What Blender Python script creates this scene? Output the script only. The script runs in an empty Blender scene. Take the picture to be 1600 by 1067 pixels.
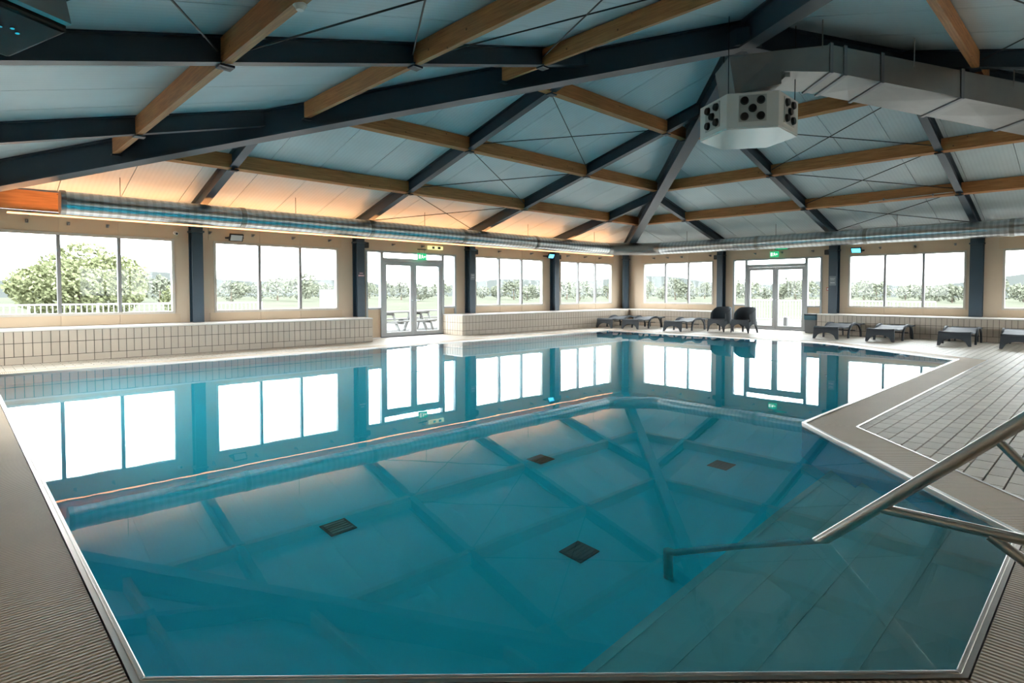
import bpy, bmesh, math, random
from mathutils import Vector, Matrix
random.seed(7)
scene = bpy.context.scene
COL = scene.collection
PI = math.pi

# ------------------------------------------------------------------ camera, sky, exposure
F_PX, PPX, PPY = 916.35, 54.69, -47.43
CAM = Vector((20.003, 15.011, 1.30))
yaw, pitch, roll = math.radians(224.374), math.radians(-1.872), math.radians(0.035)
fw = Vector((math.cos(pitch)*math.cos(yaw), math.cos(pitch)*math.sin(yaw), math.sin(pitch)))
rt = fw.cross(Vector((0, 0, 1))).normalized()
up = rt.cross(fw)
rt2 = math.cos(roll)*rt + math.sin(roll)*up
up2 = -math.sin(roll)*rt + math.cos(roll)*up
cd = bpy.data.cameras.new('camera')
cd.sensor_fit = 'HORIZONTAL'; cd.sensor_width = 36.0
cd.lens = F_PX*36.0/1600.0
cd.shift_x = -PPX/1600.0
cd.shift_y = PPY/1600.0
cd.clip_start = 0.02; cd.clip_end = 1000
cam = bpy.data.objects.new('camera', cd); COL.objects.link(cam)
cam.matrix_world = Matrix(((rt2.x, up2.x, -fw.x, CAM.x), (rt2.y, up2.y, -fw.y, CAM.y), (rt2.z, up2.z, -fw.z, CAM.z), (0, 0, 0, 1)))
scene.camera = cam

SKY = 5.0
w = bpy.data.worlds.new('overcast_sky'); scene.world = w; w.use_nodes = True
bg = w.node_tree.nodes['Background']
bg.inputs['Color'].default_value = (0.91, 0.96, 1.0, 1); bg.inputs['Strength'].default_value = SKY
vs = scene.view_settings
vs.view_transform = 'Standard'; vs.look = 'None'; vs.gamma = 1.0; vs.use_curve_mapping = False
vs.exposure = 1.66
scene.cycles.max_bounces = 9; scene.cycles.diffuse_bounces = 4; scene.cycles.glossy_bounces = 4
scene.cycles.transmission_bounces = 6; scene.cycles.transparent_max_bounces = 12
scene.cycles.use_adaptive_sampling = True; scene.cycles.adaptive_threshold = 0.03
scene.cycles.sample_clamp_indirect = 12.0
scene.cycles.use_denoising = True

L = 20.5             # side of the square hall
S0, SM = 2.97, 0.268 # rafter soffit height at the wall, roof slope

# ------------------------------------------------------------------ materials
def mat(name, color, rough=0.5, metal=0.0, var=0.0, vscale=4.0, stretch=(1, 1, 1), bump=0.0, bscale=40.0, rnd=0.0, emit=None, estr=0.0, spec=0.5):
    m = bpy.data.materials.new(name); m.use_nodes = True
    nt = m.node_tree; N = nt.nodes; K = nt.links
    b = N['Principled BSDF']
    b.inputs['Base Color'].default_value = (*color, 1); b.inputs['Roughness'].default_value = rough
    b.inputs['Metallic'].default_value = metal; b.inputs['Specular IOR Level'].default_value = spec
    tc = None
    if var or bump:
        tc = N.new('ShaderNodeTexCoord'); mp = N.new('ShaderNodeMapping'); mp.inputs['Scale'].default_value = stretch
        K.new(tc.outputs['Object'], mp.inputs['Vector'])
    src = None
    if var:
        nz = N.new('ShaderNodeTexNoise'); nz.inputs['Scale'].default_value = vscale; nz.inputs['Detail'].default_value = 5
        K.new(mp.outputs['Vector'], nz.inputs['Vector'])
        mx = N.new('ShaderNodeMix'); mx.data_type = 'RGBA'
        mx.inputs['A'].default_value = (*[c*(1-var) for c in color], 1)
        mx.inputs['B'].default_value = (*[min(1, c*(1+var)) for c in color], 1)
        K.new(nz.outputs['Fac'], mx.inputs['Factor']); src = mx.outputs['Result']
    if rnd:
        oi = N.new('ShaderNodeObjectInfo'); mr = N.new('ShaderNodeMapRange')
        mr.inputs['To Min'].default_value = 1-rnd; mr.inputs['To Max'].default_value = 1+rnd
        K.new(oi.outputs['Random'], mr.inputs['Value'])
        mu = N.new('ShaderNodeVectorMath'); mu.operation = 'SCALE'
        if src: K.new(src, mu.inputs[0])
        else: mu.inputs[0].default_value = color
        K.new(mr.outputs['Result'], mu.inputs['Scale']); src = mu.outputs['Vector']
    if src: K.new(src, b.inputs['Base Color'])
    if bump:
        n2 = N.new('ShaderNodeTexNoise'); n2.inputs['Scale'].default_value = bscale; n2.inputs['Detail'].default_value = 3
        K.new(mp.outputs['Vector'], n2.inputs['Vector'])
        bp = N.new('ShaderNodeBump'); bp.inputs['Strength'].default_value = bump; bp.inputs['Distance'].default_value = 0.01
        K.new(n2.outputs['Fac'], bp.inputs['Height']); K.new(bp.outputs['Normal'], b.inputs['Normal'])
    if emit:
        b.inputs['Emission Color'].default_value = (*emit, 1); b.inputs['Emission Strength'].default_value = estr
    return m

def wave_mat(name, c1, c2, scale, axis, rough, bump=0.4, dist=0.004, metal=0.0, rnd=0.0, profile='SIN'):
    """ribbed surface: real grooves in colour and relief along one axis of the object's own space"""
    m = mat(name, c1, rough, metal); nt = m.node_tree; N = nt.nodes; K = nt.links; b = N['Principled BSDF']
    tc = N.new('ShaderNodeTexCoord'); wv = N.new('ShaderNodeTexWave'); wv.wave_type = 'BANDS'; wv.bands_direction = axis
    wv.wave_profile = profile; wv.inputs['Scale'].default_value = scale
    K.new(tc.outputs['Object'], wv.inputs['Vector'])
    rp = N.new('ShaderNodeValToRGB'); rp.color_ramp.elements[0].position = 0.25; rp.color_ramp.elements[1].position = 0.55
    rp.color_ramp.elements[0].color = (*c2, 1); rp.color_ramp.elements[1].color = (*c1, 1)
    K.new(wv.outputs['Fac'], rp.inputs['Fac'])
    nz = N.new('ShaderNodeTexNoise'); nz.inputs['Scale'].default_value = 1.3; nz.inputs['Detail'].default_value = 6
    K.new(tc.outputs['Object'], nz.inputs['Vector'])
    mr = N.new('ShaderNodeMapRange'); mr.inputs['To Min'].default_value = 0.85; mr.inputs['To Max'].default_value = 1.15
    K.new(nz.outputs['Fac'], mr.inputs['Value'])
    sc = N.new('ShaderNodeVectorMath'); sc.operation = 'SCALE'; K.new(rp.outputs['Color'], sc.inputs[0]); K.new(mr.outputs['Result'], sc.inputs['Scale'])
    K.new(sc.outputs['Vector'], b.inputs['Base Color'])
    bp = N.new('ShaderNodeBump'); bp.inputs['Strength'].default_value = bump; bp.inputs['Distance'].default_value = dist
    K.new(wv.outputs['Fac'], bp.inputs['Height']); K.new(bp.outputs['Normal'], b.inputs['Normal'])
    return m

def wood_mat(name, light, dark):
    m = mat(name, light, 0.55); nt = m.node_tree; N = nt.nodes; K = nt.links; b = N['Principled BSDF']
    tc = N.new('ShaderNodeTexCoord'); mp = N.new('ShaderNodeMapping'); mp.inputs['Scale'].default_value = (1.2, 22, 22)
    oi = N.new('ShaderNodeObjectInfo'); ad = N.new('ShaderNodeVectorMath'); ad.operation = 'ADD'
    cb = N.new('ShaderNodeCombineXYZ'); ml = N.new('ShaderNodeMath'); ml.operation = 'MULTIPLY'; ml.inputs[1].default_value = 40
    K.new(oi.outputs['Random'], ml.inputs[0]); K.new(ml.outputs[0], cb.inputs['X'])
    K.new(tc.outputs['Object'], ad.inputs[0]); K.new(cb.outputs[0], ad.inputs[1]); K.new(ad.outputs[0], mp.inputs['Vector'])
    nz = N.new('ShaderNodeTexNoise'); nz.inputs['Scale'].default_value = 1.6; nz.inputs['Detail'].default_value = 7; nz.inputs['Roughness'].default_value = 0.6
    K.new(mp.outputs[0], nz.inputs['Vector'])
    rp = N.new('ShaderNodeValToRGB'); rp.color_ramp.elements[0].position = 0.3; rp.color_ramp.elements[1].position = 0.7
    rp.color_ramp.elements[0].color = (*dark, 1); rp.color_ramp.elements[1].color = (*light, 1)
    K.new(nz.outputs['Fac'], rp.inputs['Fac'])
    vo = N.new('ShaderNodeTexVoronoi'); vo.inputs['Scale'].default_value = 5.0; K.new(ad.outputs[0], vo.inputs['Vector'])
    kr = N.new('ShaderNodeValToRGB'); kr.color_ramp.elements[0].position = 0.04; kr.color_ramp.elements[1].position = 0.10
    kr.color_ramp.elements[0].color = (0.25, 0.2, 0.18, 1); kr.color_ramp.elements[1].color = (1, 1, 1, 1)
    K.new(vo.outputs['Distance'], kr.inputs['Fac'])
    mx = N.new('ShaderNodeMix'); mx.data_type = 'RGBA'; mx.blend_type = 'MULTIPLY'; mx.inputs['Factor'].default_value = 1
    K.new(rp.outputs['Color'], mx.inputs['A']); K.new(kr.outputs['Color'], mx.inputs['B']); K.new(mx.outputs['Result'], b.inputs['Base Color'])
    return m

def glass_mat():
    m = bpy.data.materials.new('window_glass'); m.use_nodes = True; nt = m.node_tree; N = nt.nodes; K = nt.links
    N.remove(N['Principled BSDF']); out = N['Material Output']
    tr = N.new('ShaderNodeBsdfTransparent'); tr.inputs['Color'].default_value = (0.97, 0.985, 0.98, 1)
    gl = N.new('ShaderNodeBsdfGlossy'); gl.inputs['Roughness'].default_value = 0.02
    lw = N.new('ShaderNodeLayerWeight'); lw.inputs['Blend'].default_value = 0.5
    pw = N.new('ShaderNodeMath'); pw.operation = 'POWER'; pw.inputs[1].default_value = 5.0; K.new(lw.outputs['Facing'], pw.inputs[0])
    fr = N.new('ShaderNodeMapRange'); fr.inputs['To Min'].default_value = 0.012; fr.inputs['To Max'].default_value = 0.8; K.new(pw.outputs[0], fr.inputs['Value'])
    mx = N.new('ShaderNodeMixShader'); K.new(fr.outputs[0], mx.inputs[0]); K.new(tr.outputs[0], mx.inputs[1]); K.new(gl.outputs[0], mx.inputs[2])
    K.new(mx.outputs[0], out.inputs['Surface']); return m

def water_mat():
    m = bpy.data.materials.new('pool_water'); m.use_nodes = True; nt = m.node_tree; N = nt.nodes; K = nt.links
    N.remove(N['Principled BSDF']); out = N['Material Output']
    g = N.new('ShaderNodeBsdfGlass'); g.inputs['IOR'].default_value = 1.333; g.inputs['Roughness'].default_value = 0.0
    tc = N.new('ShaderNodeTexCoord'); nz = N.new('ShaderNodeTexNoise'); nz.inputs['Scale'].default_value = 1.6; nz.inputs['Detail'].default_value = 3
    K.new(tc.outputs['Object'], nz.inputs['Vector'])
    bp = N.new('ShaderNodeBump'); bp.inputs['Strength'].default_value = 0.05; bp.inputs['Distance'].default_value = 0.008
    K.new(nz.outputs['Fac'], bp.inputs['Height']); K.new(bp.outputs['Normal'], g.inputs['Normal'])
    K.new(g.outputs[0], out.inputs['Surface'])
    va = N.new('ShaderNodeVolumeAbsorption'); va.inputs['Color'].default_value = (0.05, 0.87, 0.91, 1); va.inputs['Density'].default_value = 0.24
    K.new(va.outputs[0], out.inputs['Volume'])
    return m

M = {}
M['steel_paint'] = mat('dark_blue_steel_paint', (0.024, 0.046, 0.066), 0.38, var=0.15, vscale=3)
M['wood'] = wood_mat('glulam_spruce', (0.59, 0.262, 0.090), (0.33, 0.125, 0.040))
M['panel'] = wave_mat('roof_panel_metal', (0.545, 0.635, 0.67), (0.515, 0.605, 0.64), 4.0, 'X', 0.40, 0.15, 0.003)  # blue bounce light from the pool is mixed into the panel tint
M['wall'] = mat('beige_wall', (0.60, 0.47, 0.34), 0.6, var=0.06, vscale=1.5)
M['wall_panel'] = mat('beige_wall_board', (0.60, 0.45, 0.305), 0.55, var=0.06, vscale=1.5, rnd=0.04)
M['win_frame'] = mat('window_frame_paint', (0.55, 0.50, 0.43), 0.45, var=0.04)
M['mullion'] = mat('grey_mullion', (0.22, 0.215, 0.21), 0.4, var=0.05)
M['door_frame'] = mat('grey_door_frame', (0.40, 0.42, 0.43), 0.4, var=0.05)
M['glass'] = glass_mat()
M['tile'] = mat('glazed_wall_tile', (0.52, 0.435, 0.345), 0.3, var=0.05, vscale=6, rnd=0.06)
M['deck_tile'] = mat('ceramic_deck_tile', (0.52, 0.45, 0.36), 0.52, var=0.12, vscale=7, rnd=0.10)
M['grout'] = mat('dark_grout', (0.10, 0.085, 0.07), 0.8, var=0.2)
M['cap'] = mat('bench_cap_tile', (0.66, 0.62, 0.57), 0.3, var=0.05)
M['grating'] = wave_mat('ribbed_overflow_grating', (0.55, 0.405, 0.26), (0.27, 0.19, 0.115), 13.0, 'X', 0.55, 0.7, 0.004)
M['stainless'] = mat('brushed_stainless', (0.55, 0.52, 0.48), 0.28, 1.0, var=0.08, vscale=8, stretch=(1, 1, 12))
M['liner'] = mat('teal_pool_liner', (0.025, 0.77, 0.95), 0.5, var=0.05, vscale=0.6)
M['liner_step'] = mat('reflection_tinted_step_liner', (0.40, 0.80, 0.84), 0.5, var=0.05, vscale=1.0)  # greyer tint stands for the water's reflection over the steps
M['liner_wall'] = mat('shadow_tinted_wall_liner', (0.02, 0.46, 0.66), 0.5, var=0.06)  # shadow on the basin walls is put into this deeper blue
M['shade_band'] = mat('painted_shade_band', (0.34, 0.77, 0.82), 0.5, var=0.05)  # slightly darker tone paints the shade bands between the treads
M['drain'] = mat('drain_grille', (0.06, 0.09, 0.09), 0.5, var=0.1)
M['drain_mid'] = mat('pale_drain_plate', (0.30, 0.42, 0.40), 0.5, var=0.1)
M['water'] = water_mat()
M['galv'] = wave_mat('galvanised_spiral', (0.63, 0.66, 0.68), (0.50, 0.53, 0.55), 2.2, 'X', 0.28, 0.12, 0.004, metal=1.0)
M['galv_flat'] = mat('galvanised_sheet', (0.36, 0.355, 0.34), 0.38, 0.85, var=0.10, vscale=5)
M['galv_dark'] = mat('galvanised_flange', (0.28, 0.29, 0.30), 0.4, 0.8, var=0.1)
M['white_enamel'] = mat('white_enamel', (0.80, 0.78, 0.74), 0.22, var=0.03)
M['nozzle_plate'] = mat('nozzle_plate_grey', (0.50, 0.49, 0.46), 0.4, var=0.05)
M['black'] = mat('black_plastic', (0.012, 0.012, 0.013), 0.35, var=0.2)
M['black_gloss'] = mat('black_cabinet', (0.016, 0.012, 0.010), 0.45, var=0.2, spec=0.25)
M['chrome'] = mat('chrome', (0.7, 0.7, 0.7), 0.15, 1.0, var=0.03)
M['rod'] = mat('dark_steel_rod', (0.03, 0.035, 0.04), 0.4, 0.6, var=0.1)
M['graphite'] = mat('graphite_resin', (0.045, 0.052, 0.060), 0.65, var=0.15, vscale=20, bump=0.1, bscale=120, spec=0.35)
M['bin'] = mat('grey_bin_plastic', (0.20, 0.20, 0.20), 0.5, var=0.08)
M['bag'] = mat('blue_bin_bag', (0.03, 0.12, 0.17), 0.4, var=0.2, bump=0.4, bscale=25)
M['led'] = mat('warm_led', (1, 0.6, 0.3), 0.5, emit=(1.0, 0.44, 0.15), estr=34.0, var=0.01)
M['led_soft'] = mat('warm_led_diffuser', (1, 0.6, 0.3), 0.5, emit=(1.0, 0.42, 0.16), estr=1.5, var=0.01)
M['blue_led'] = mat('blue_flood_lens', (0.4, 0.8, 1), 0.4, emit=(0.05, 0.55, 1.0), estr=1.1, var=0.01)
M['lens'] = mat('flood_lens', (0.55, 0.57, 0.56), 0.15, var=0.03)
M['exit_green'] = mat('exit_green', (0.02, 0.45, 0.2), 0.4, emit=(0.02, 0.50, 0.20), estr=0.28, var=0.02)
M['exit_white'] = mat('exit_white', (0.9, 0.95, 0.9), 0.4, emit=(0.8, 1, 0.85), estr=0.35, var=0.02)
M['yellow_sign'] = mat('pale_yellow_sign', (0.75, 0.72, 0.35), 0.4, emit=(0.8, 0.8, 0.35), estr=0.35, var=0.02)
M['sign_dark'] = mat('sign_plate', (0.04, 0.05, 0.065), 0.4, var=0.05)
M['sign_grey'] = mat('grey_notice', (0.16, 0.18, 0.20), 0.4, var=0.05)
M['sign_pink'] = mat('pink_lettering', (0.72, 0.42, 0.45), 0.5, var=0.02)
M['sign_pale'] = mat('pale_lettering', (0.55, 0.56, 0.56), 0.5, var=0.02)
M['red'] = mat('red_call_point', (0.45, 0.04, 0.03), 0.4, var=0.05)
M['terrace'] = mat('pale_terrace', (0.10, 0.10, 0.096), 0.8, var=0.08, vscale=0.8, spec=0.0)
M['grass'] = mat('dry_meadow', (0.070, 0.073, 0.056), 0.9, var=0.3, vscale=0.15, spec=0.0)
M['fence_white'] = mat('white_railing', (0.7, 0.71, 0.7), 0.5, var=0.03)
M['leaf'] = mat('grey_green_leaves', (0.15, 0.162, 0.088), 0.7, var=0.2, vscale=0.9, rnd=0.12, spec=0.0)  # mottled grey-green, varied a little from tree to tree
M['leaf_far'] = mat('haze_tinted_far_leaves', (0.128, 0.136, 0.102), 0.8, var=0.15, vscale=0.3, rnd=0.15, spec=0.0)  # distance haze is mixed into this greyer leaf colour
M['bark'] = mat('bark', (0.13, 0.10, 0.075), 0.9, var=0.3, vscale=8)
M['hill'] = mat('hazy_hill', (0.047, 0.051, 0.048), 0.9, var=0.1, vscale=0.02, spec=0.0)
M['table_wood'] = mat('weathered_table', (0.15, 0.15, 0.145), 0.7, var=0.15, vscale=6, spec=0.0)

# ------------------------------------------------------------------ mesh helpers
class MB:
    def __init__(s): s.v = []; s.f = []
    def hexa(s, p):
        b = len(s.v); s.v += [tuple(q) for q in p]
        s.f += [tuple(b+i for i in q) for q in ((0, 3, 2, 1), (4, 5, 6, 7), (0, 1, 5, 4), (1, 2, 6, 5), (2, 3, 7, 6), (3, 0, 4, 7))]
        return s
    def box(s, x0, x1, y0, y1, z0, z1):
        return s.hexa([(x0, y0, z0), (x1, y0, z0), (x1, y1, z0), (x0, y1, z0), (x0, y0, z1), (x1, y0, z1), (x1, y1, z1), (x0, y1, z1)])
    def prism(s, poly, z0, z1):
        n = len(poly); b = len(s.v)
        g0 = z0 if callable(z0) else (lambda x, y: z0); g1 = z1 if callable(z1) else (lambda x, y: z1)
        s.v += [(x, y, g0(x, y)) for x, y in poly] + [(x, y, g1(x, y)) for x, y in poly]
        s.f += [tuple(b+i for i in range(n-1, -1, -1)), tuple(b+n+i for i in range(n))]
        s.f += [(b+i, b+(i+1) % n, b+n+(i+1) % n, b+n+i) for i in range(n)]
        return s
    def tube(s, path, r, n=12, caps=True):
        path = [Vector(p) for p in path]; rings = []
        prev = None
        for i, p in enumerate(path):
            if i == 0: t = path[1]-p
            elif i == len(path)-1: t = p-path[i-1]
            else: t = (path[i+1]-p).normalized()+(p-path[i-1]).normalized()
            t.normalize()
            if prev is None:
                a = Vector((0, 0, 1)) if abs(t.z) < 0.9 else Vector((1, 0, 0))
                u = t.cross(a).normalized()
            else:
                u = (prev-t*prev.dot(t)).normalized()
            prev = u; v = t.cross(u)
            rr = r[i] if isinstance(r, (list, tuple)) else r
            if 0 < i < len(path)-1:
                ca = (path[i+1]-p).normalized().dot((p-path[i-1]).normalized()); k = 1/math.sqrt(max(0.3, (1+ca)/2))
            else: k = 1
            b = len(s.v)
            for j in range(n):
                a = 2*PI*j/n; s.v.append(tuple(p+u*math.cos(a)*rr*k+v*math.sin(a)*rr*k))
            rings.append(b)
        for i in range(len(rings)-1):
            for j in range(n):
                s.f.append((rings[i]+j, rings[i]+(j+1) % n, rings[i+1]+(j+1) % n, rings[i+1]+j))
        if caps:
            s.f.append(tuple(rings[0]+j for j in range(n-1, -1, -1))); s.f.append(tuple(rings[-1]+j for j in range(n)))
        return s
    def grid(s, rows, close=False):
        """rows: list of equal-length point lists -> quads"""
        b = len(s.v); n = len(rows[0])
        for r in rows: s.v += [tuple(p) for p in r]
        for i in range(len(rows)-1):
            for j in range(n-1 if not close else n):
                s.f.append((b+i*n+j, b+i*n+(j+1) % n, b+(i+1)*n+(j+1) % n, b+(i+1)*n+j))
        return s
    def mesh(s, name, m, off=(0, 0, 0), smooth=False, recalc=True):
        me = bpy.data.meshes.new(name)
        me.from_pydata([(x-off[0], y-off[1], z-off[2]) for x, y, z in s.v], [], s.f)
        if recalc:
            bm = bmesh.new(); bm.from_mesh(me); bmesh.ops.recalc_face_normals(bm, faces=bm.faces); bm.to_mesh(me); bm.free()
        if smooth:
            for p in me.polygons: p.use_smooth = True
            try: me.set_sharp_from_angle(angle=math.radians(40))
            except Exception: pass
        me.materials.append(M[m] if isinstance(m, str) else m)
        me.update(); return me
    def build(s, name, m, parent=None, smooth=False, local=False, recalc=True):
        off = (0, 0, 0)
        if parent is not None and not local:
            off = tuple(parent.location); 
            if parent.parent is not None: off = tuple(parent.location+parent.parent.location)
        o = bpy.data.objects.new(name, s.mesh(name, m, off, smooth, recalc)); COL.objects.link(o)
        if parent is not None: o.parent = parent
        return o

def bevel(o, w=0.01, seg=2):
    md = o.modifiers.new('bevel', 'BEVEL'); md.width = w; md.segments = seg; md.limit_method = 'ANGLE'; md.angle_limit = math.radians(35)
    return o
def tag(o, label=None, cat=None, group=None, kind=None):
    if label: o['label'] = label
    if cat: o['category'] = cat
    if group: o['group'] = group
    if kind: o['kind'] = kind
    return o
def thing(name, loc, label, cat, group=None, kind=None, rz=0.0):
    o = bpy.data.objects.new(name, None); COL.objects.link(o); o.empty_display_size = 0.1
    o.location = loc; o.rotation_euler = (0, 0, rz); tag(o, label, cat, group, kind); return o
def inst(name, me, parent, loc, rot=(0, 0, 0), scale=(1, 1, 1)):
    o = bpy.data.objects.new(name, me); COL.objects.link(o); o.location = loc; o.rotation_euler = rot; o.scale = scale
    if parent is not None: o.parent = parent
    return o
def copy_tree(o, parent=None):
    c = o.copy(); COL.objects.link(c); c.parent = parent
    for ch in list(o.children): copy_tree(ch, c)
    return c
def project(p):
    d = Vector(p)-CAM; z = d.dot(fw)
    if z <= 0.05: return None
    return (800+PPX+F_PX*d.dot(rt2)/z, 533.5+PPY-F_PX*d.dot(up2)/z, z)

# the four sides: s runs along the wall, d inward from it
def W(side, s, d):
    return {'left': (s, d), 'right': (d, s), 'near': (L-d, s), 'back': (s, L-d)}[side]
def sbox(mb, side, s0, s1, d0, d1, z0, z1):
    a, b = W(side, s0, d0), W(side, s1, d1)
    return mb.box(min(a[0], b[0]), max(a[0], b[0]), min(a[1], b[1]), max(a[1], b[1]), z0, z1)
SIDES = ('left', 'right', 'near', 'back')
COLS = {'left': [4.41, 8.32, 12.15, 16.08], 'right': [4.52, 8.44, 12.15, 16.08], 'near': [4.41, 8.32, 12.15, 16.08], 'back': [4.41, 8.32, 12.15, 16.08]}

# ------------------------------------------------------------------ ground outside
g = MB()
for x0, x1, y0, y1 in ((-300, 300, -300, -8), (-300, 300, L+8, 300), (-300, -8, -8, L+8), (L+8, 300, -8, L+8)): g.box(x0, x1, y0, y1, -0.9, -0.2)
g = g.build('ground', 'grass'); tag(g, 'pale dry meadow stretching away outside the windows', 'ground', kind='structure')
g = MB()
for x0, x1, y0, y1 in ((-9, L+9, -9, -0.13), (-9, L+9, L+0.13, L+9), (-9, -0.13, -0.13, L+0.13), (L+0.13, L+9, -0.13, L+0.13)): g.box(x0, x1, y0, y1, -0.7, -0.12)
g = g.build('terrace', 'terrace'); tag(g, 'pale paved terrace around the pool hall seen through the windows', 'terrace', kind='structure')

# ------------------------------------------------------------------ pool outline
POOL = [(19.57, 2.55), (4.24, 2.55), (4.24, 9.62), (6.33, 12.77), (14.08, 12.77), (16.00, 14.64), (17.62, 14.64), (19.57, 12.70)]
def offset(poly, k):
    n = len(poly); out = []
    A = sum(poly[i][0]*poly[(i+1) % n][1]-poly[(i+1) % n][0]*poly[i][1] for i in range(n))
    sgn = 1 if A > 0 else -1
    for i in range(n):
        p0, p1, p2 = Vector(poly[i-1]), Vector(poly[i]), Vector(poly[(i+1) % n])
        e1 = (p1-p0).normalized(); e2 = (p2-p1).normalized()
        n1 = Vector((e1.y, -e1.x))*sgn; n2 = Vector((e2.y, -e2.x))*sgn
        m_ = (n1+n2); m_ = m_/m_.length_squared*2
        q = p1+m_*k; out.append((q.x, q.y))
    return out
def inside(poly, x, y):
    c = False; n = len(poly)
    for i in range(n):
        x1, y1 = poly[i]; x2, y2 = poly[(i+1) % n]
        if (y1 > y) != (y2 > y) and x < (x2-x1)*(y-y1)/(y2-y1)+x1: c = not c
    return c
RIM = offset(POOL, 0.034); BAND = offset(POOL, 0.46)
WZ, FZ = -0.014, -1.20   # water level, pool floor

# floor slab with a hole
def ring(mb, a, b, z0, z1):
    n = len(a)
    for i in range(n):
        j = (i+1) % n
        mb.hexa([(*a[i], z0), (*a[j], z0), (*b[j], z0), (*b[i], z0), (*a[i], z1), (*a[j], z1), (*b[j], z1), (*b[i], z1)])
    return mb
def hole_slab(name, outer, hole, z0, z1, m):
    bm = bmesh.new()
    def loop(poly):
        vs = [bm.verts.new((x, y, z1)) for x, y in poly]
        return [bm.edges.new((vs[i], vs[(i+1) % len(vs)])) for i in range(len(vs))]
    es = loop(outer)+loop(hole)
    bmesh.ops.triangle_fill(bm, use_beauty=True, edges=es)
    for f in list(bm.faces):
        c = f.calc_center_median()
        if inside(hole, c.x, c.y): bm.faces.remove(f)
    r = bmesh.ops.extrude_face_region(bm, geom=list(bm.faces))
    bmesh.ops.translate(bm, verts=[v for v in r['geom'] if isinstance(v, bmesh.types.BMVert)], vec=(0, 0, z0-z1))
    bmesh.ops.recalc_face_normals(bm, faces=bm.faces)
    me = bpy.data.meshes.new(name); bm.to_mesh(me); bm.free(); me.materials.append(M[m])
    o = bpy.data.objects.new(name, me); COL.objects.link(o); return o
floor = hole_slab('floor', [(-0.1, -0.1), (L+0.1, -0.1), (L+0.1, L+0.1), (-0.1, L+0.1)], offset(POOL, 0.036), -0.25, -0.014, 'grout')
tag(floor, 'beige tiled pool deck with dark joints around the water', 'floor', kind='structure')

# deck tiles (0.13 x 0.26 module, half bond)
TX, TY, GAP = 0.26, 0.1305, 0.007
inner = offset(POOL, 0.36)
tiles = []
BD = 1.0   # bench depth
nrow = int(L/TY)+1
y0t = 13.31 - round(13.31/TY)*TY
for r in range(nrow+1):
    y = y0t+r*TY
    if y < 0 or y+TY > L: continue
    xo = (r % 2)*TX/2
    for c in range(-1, int(L/TX)+1):
        x = c*TX+xo
        if x < 0 or x+TX > L: continue
        if all(inside(inner, px, py) for px, py in ((x, y), (x+TX, y), (x+TX, y+TY), (x, y+TY))): continue
        cx, cy = x+TX/2, y+TY/2
        if cy < 0.9 and (cx > 12.3 or cx < 9.2): continue
        if cx < 0.9 and (cy > 8.35 or cy < 4.9): continue
        tiles.append((cx, cy))
def tile_geo(mb, cx, cy):
    hx, hy = TX/2-GAP/2, TY/2-GAP/2; zt = -0.002; e = 0.003
    b = len(mb.v)
    mb.v += [(cx-hx, cy-hy, -0.014), (cx+hx, cy-hy, -0.014), (cx+hx, cy+hy, -0.014), (cx-hx, cy+hy, -0.014),
             (cx-hx+e, cy-hy+e, zt), (cx+hx-e, cy-hy+e, zt), (cx+hx-e, cy+hy-e, zt), (cx-hx+e, cy+hy-e, zt)]
    mb.f += [tuple(b+i for i in q) for q in ((4, 5, 6, 7), (0, 1, 5, 4), (1, 2, 6, 5), (2, 3, 7, 6), (3, 0, 4, 7))]
scored = []
for (cx, cy) in tiles:
    p = project((cx, cy, 0)); a = 0
    if p and -10 < p[0] < 1610 and 455 < p[1] < 1075 and not inside(BAND, cx, cy):
        a = 1/(p[2]**3)
    scored.append((a, cx, cy))
scored.sort(reverse=True)
tm = MB(); tile_geo(tm, 0, 0); tile_me = tm.mesh('deck_tile', 'deck_tile')
for a, cx, cy in scored[:290]:
    inst('tile', tile_me, floor, (cx, cy, 0))
rest = MB()
for a, cx, cy in scored[290:]: tile_geo(rest, cx, cy)
o = rest.build('tile_field', 'deck_tile', floor, recalc=False); o['kind'] = 'stuff'

# overflow grating: one strip per pool side, ribs across the strip
n = len(POOL)
g_in, g_out = offset(POOL, 0.039), BAND
for i in range(n):
    j = (i+1) % n
    a, b = Vector(g_in[i]), Vector(g_in[j]); c, d = Vector(g_out[i]), Vector(g_out[j])
    e = (b-a).normalized(); ang = math.atan2(e.y, e.x)
    mid = (a+b)/2
    R = Matrix.Rotation(-ang, 2)
    loc = [R @ (p-mid) for p in (a, b, d, c)]
    o = MB().prism([(p.x, p.y) for p in loc], -0.03, 0.001).build('grating_strip', 'grating', floor, local=True)
    o.location = (mid.x, mid.y, 0); o.rotation_euler = (0, 0, ang)
    bo = MB()
    lc, ld = loc[3], loc[2]
    s_ = 1 if lc.y > loc[0].y else -1
    bo.hexa([(lc.x, lc.y, -0.01), (ld.x, ld.y, -0.01), (ld.x, ld.y-s_*0.022, -0.01), (lc.x, lc.y-s_*0.022, -0.01),
             (lc.x, lc.y, 0.004), (ld.x, ld.y, 0.004), (ld.x, ld.y-s_*0.022, 0.004), (lc.x, lc.y-s_*0.022, 0.004)])
    o2 = bo.build('edge_profile', 'stainless', o, local=True)

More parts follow.
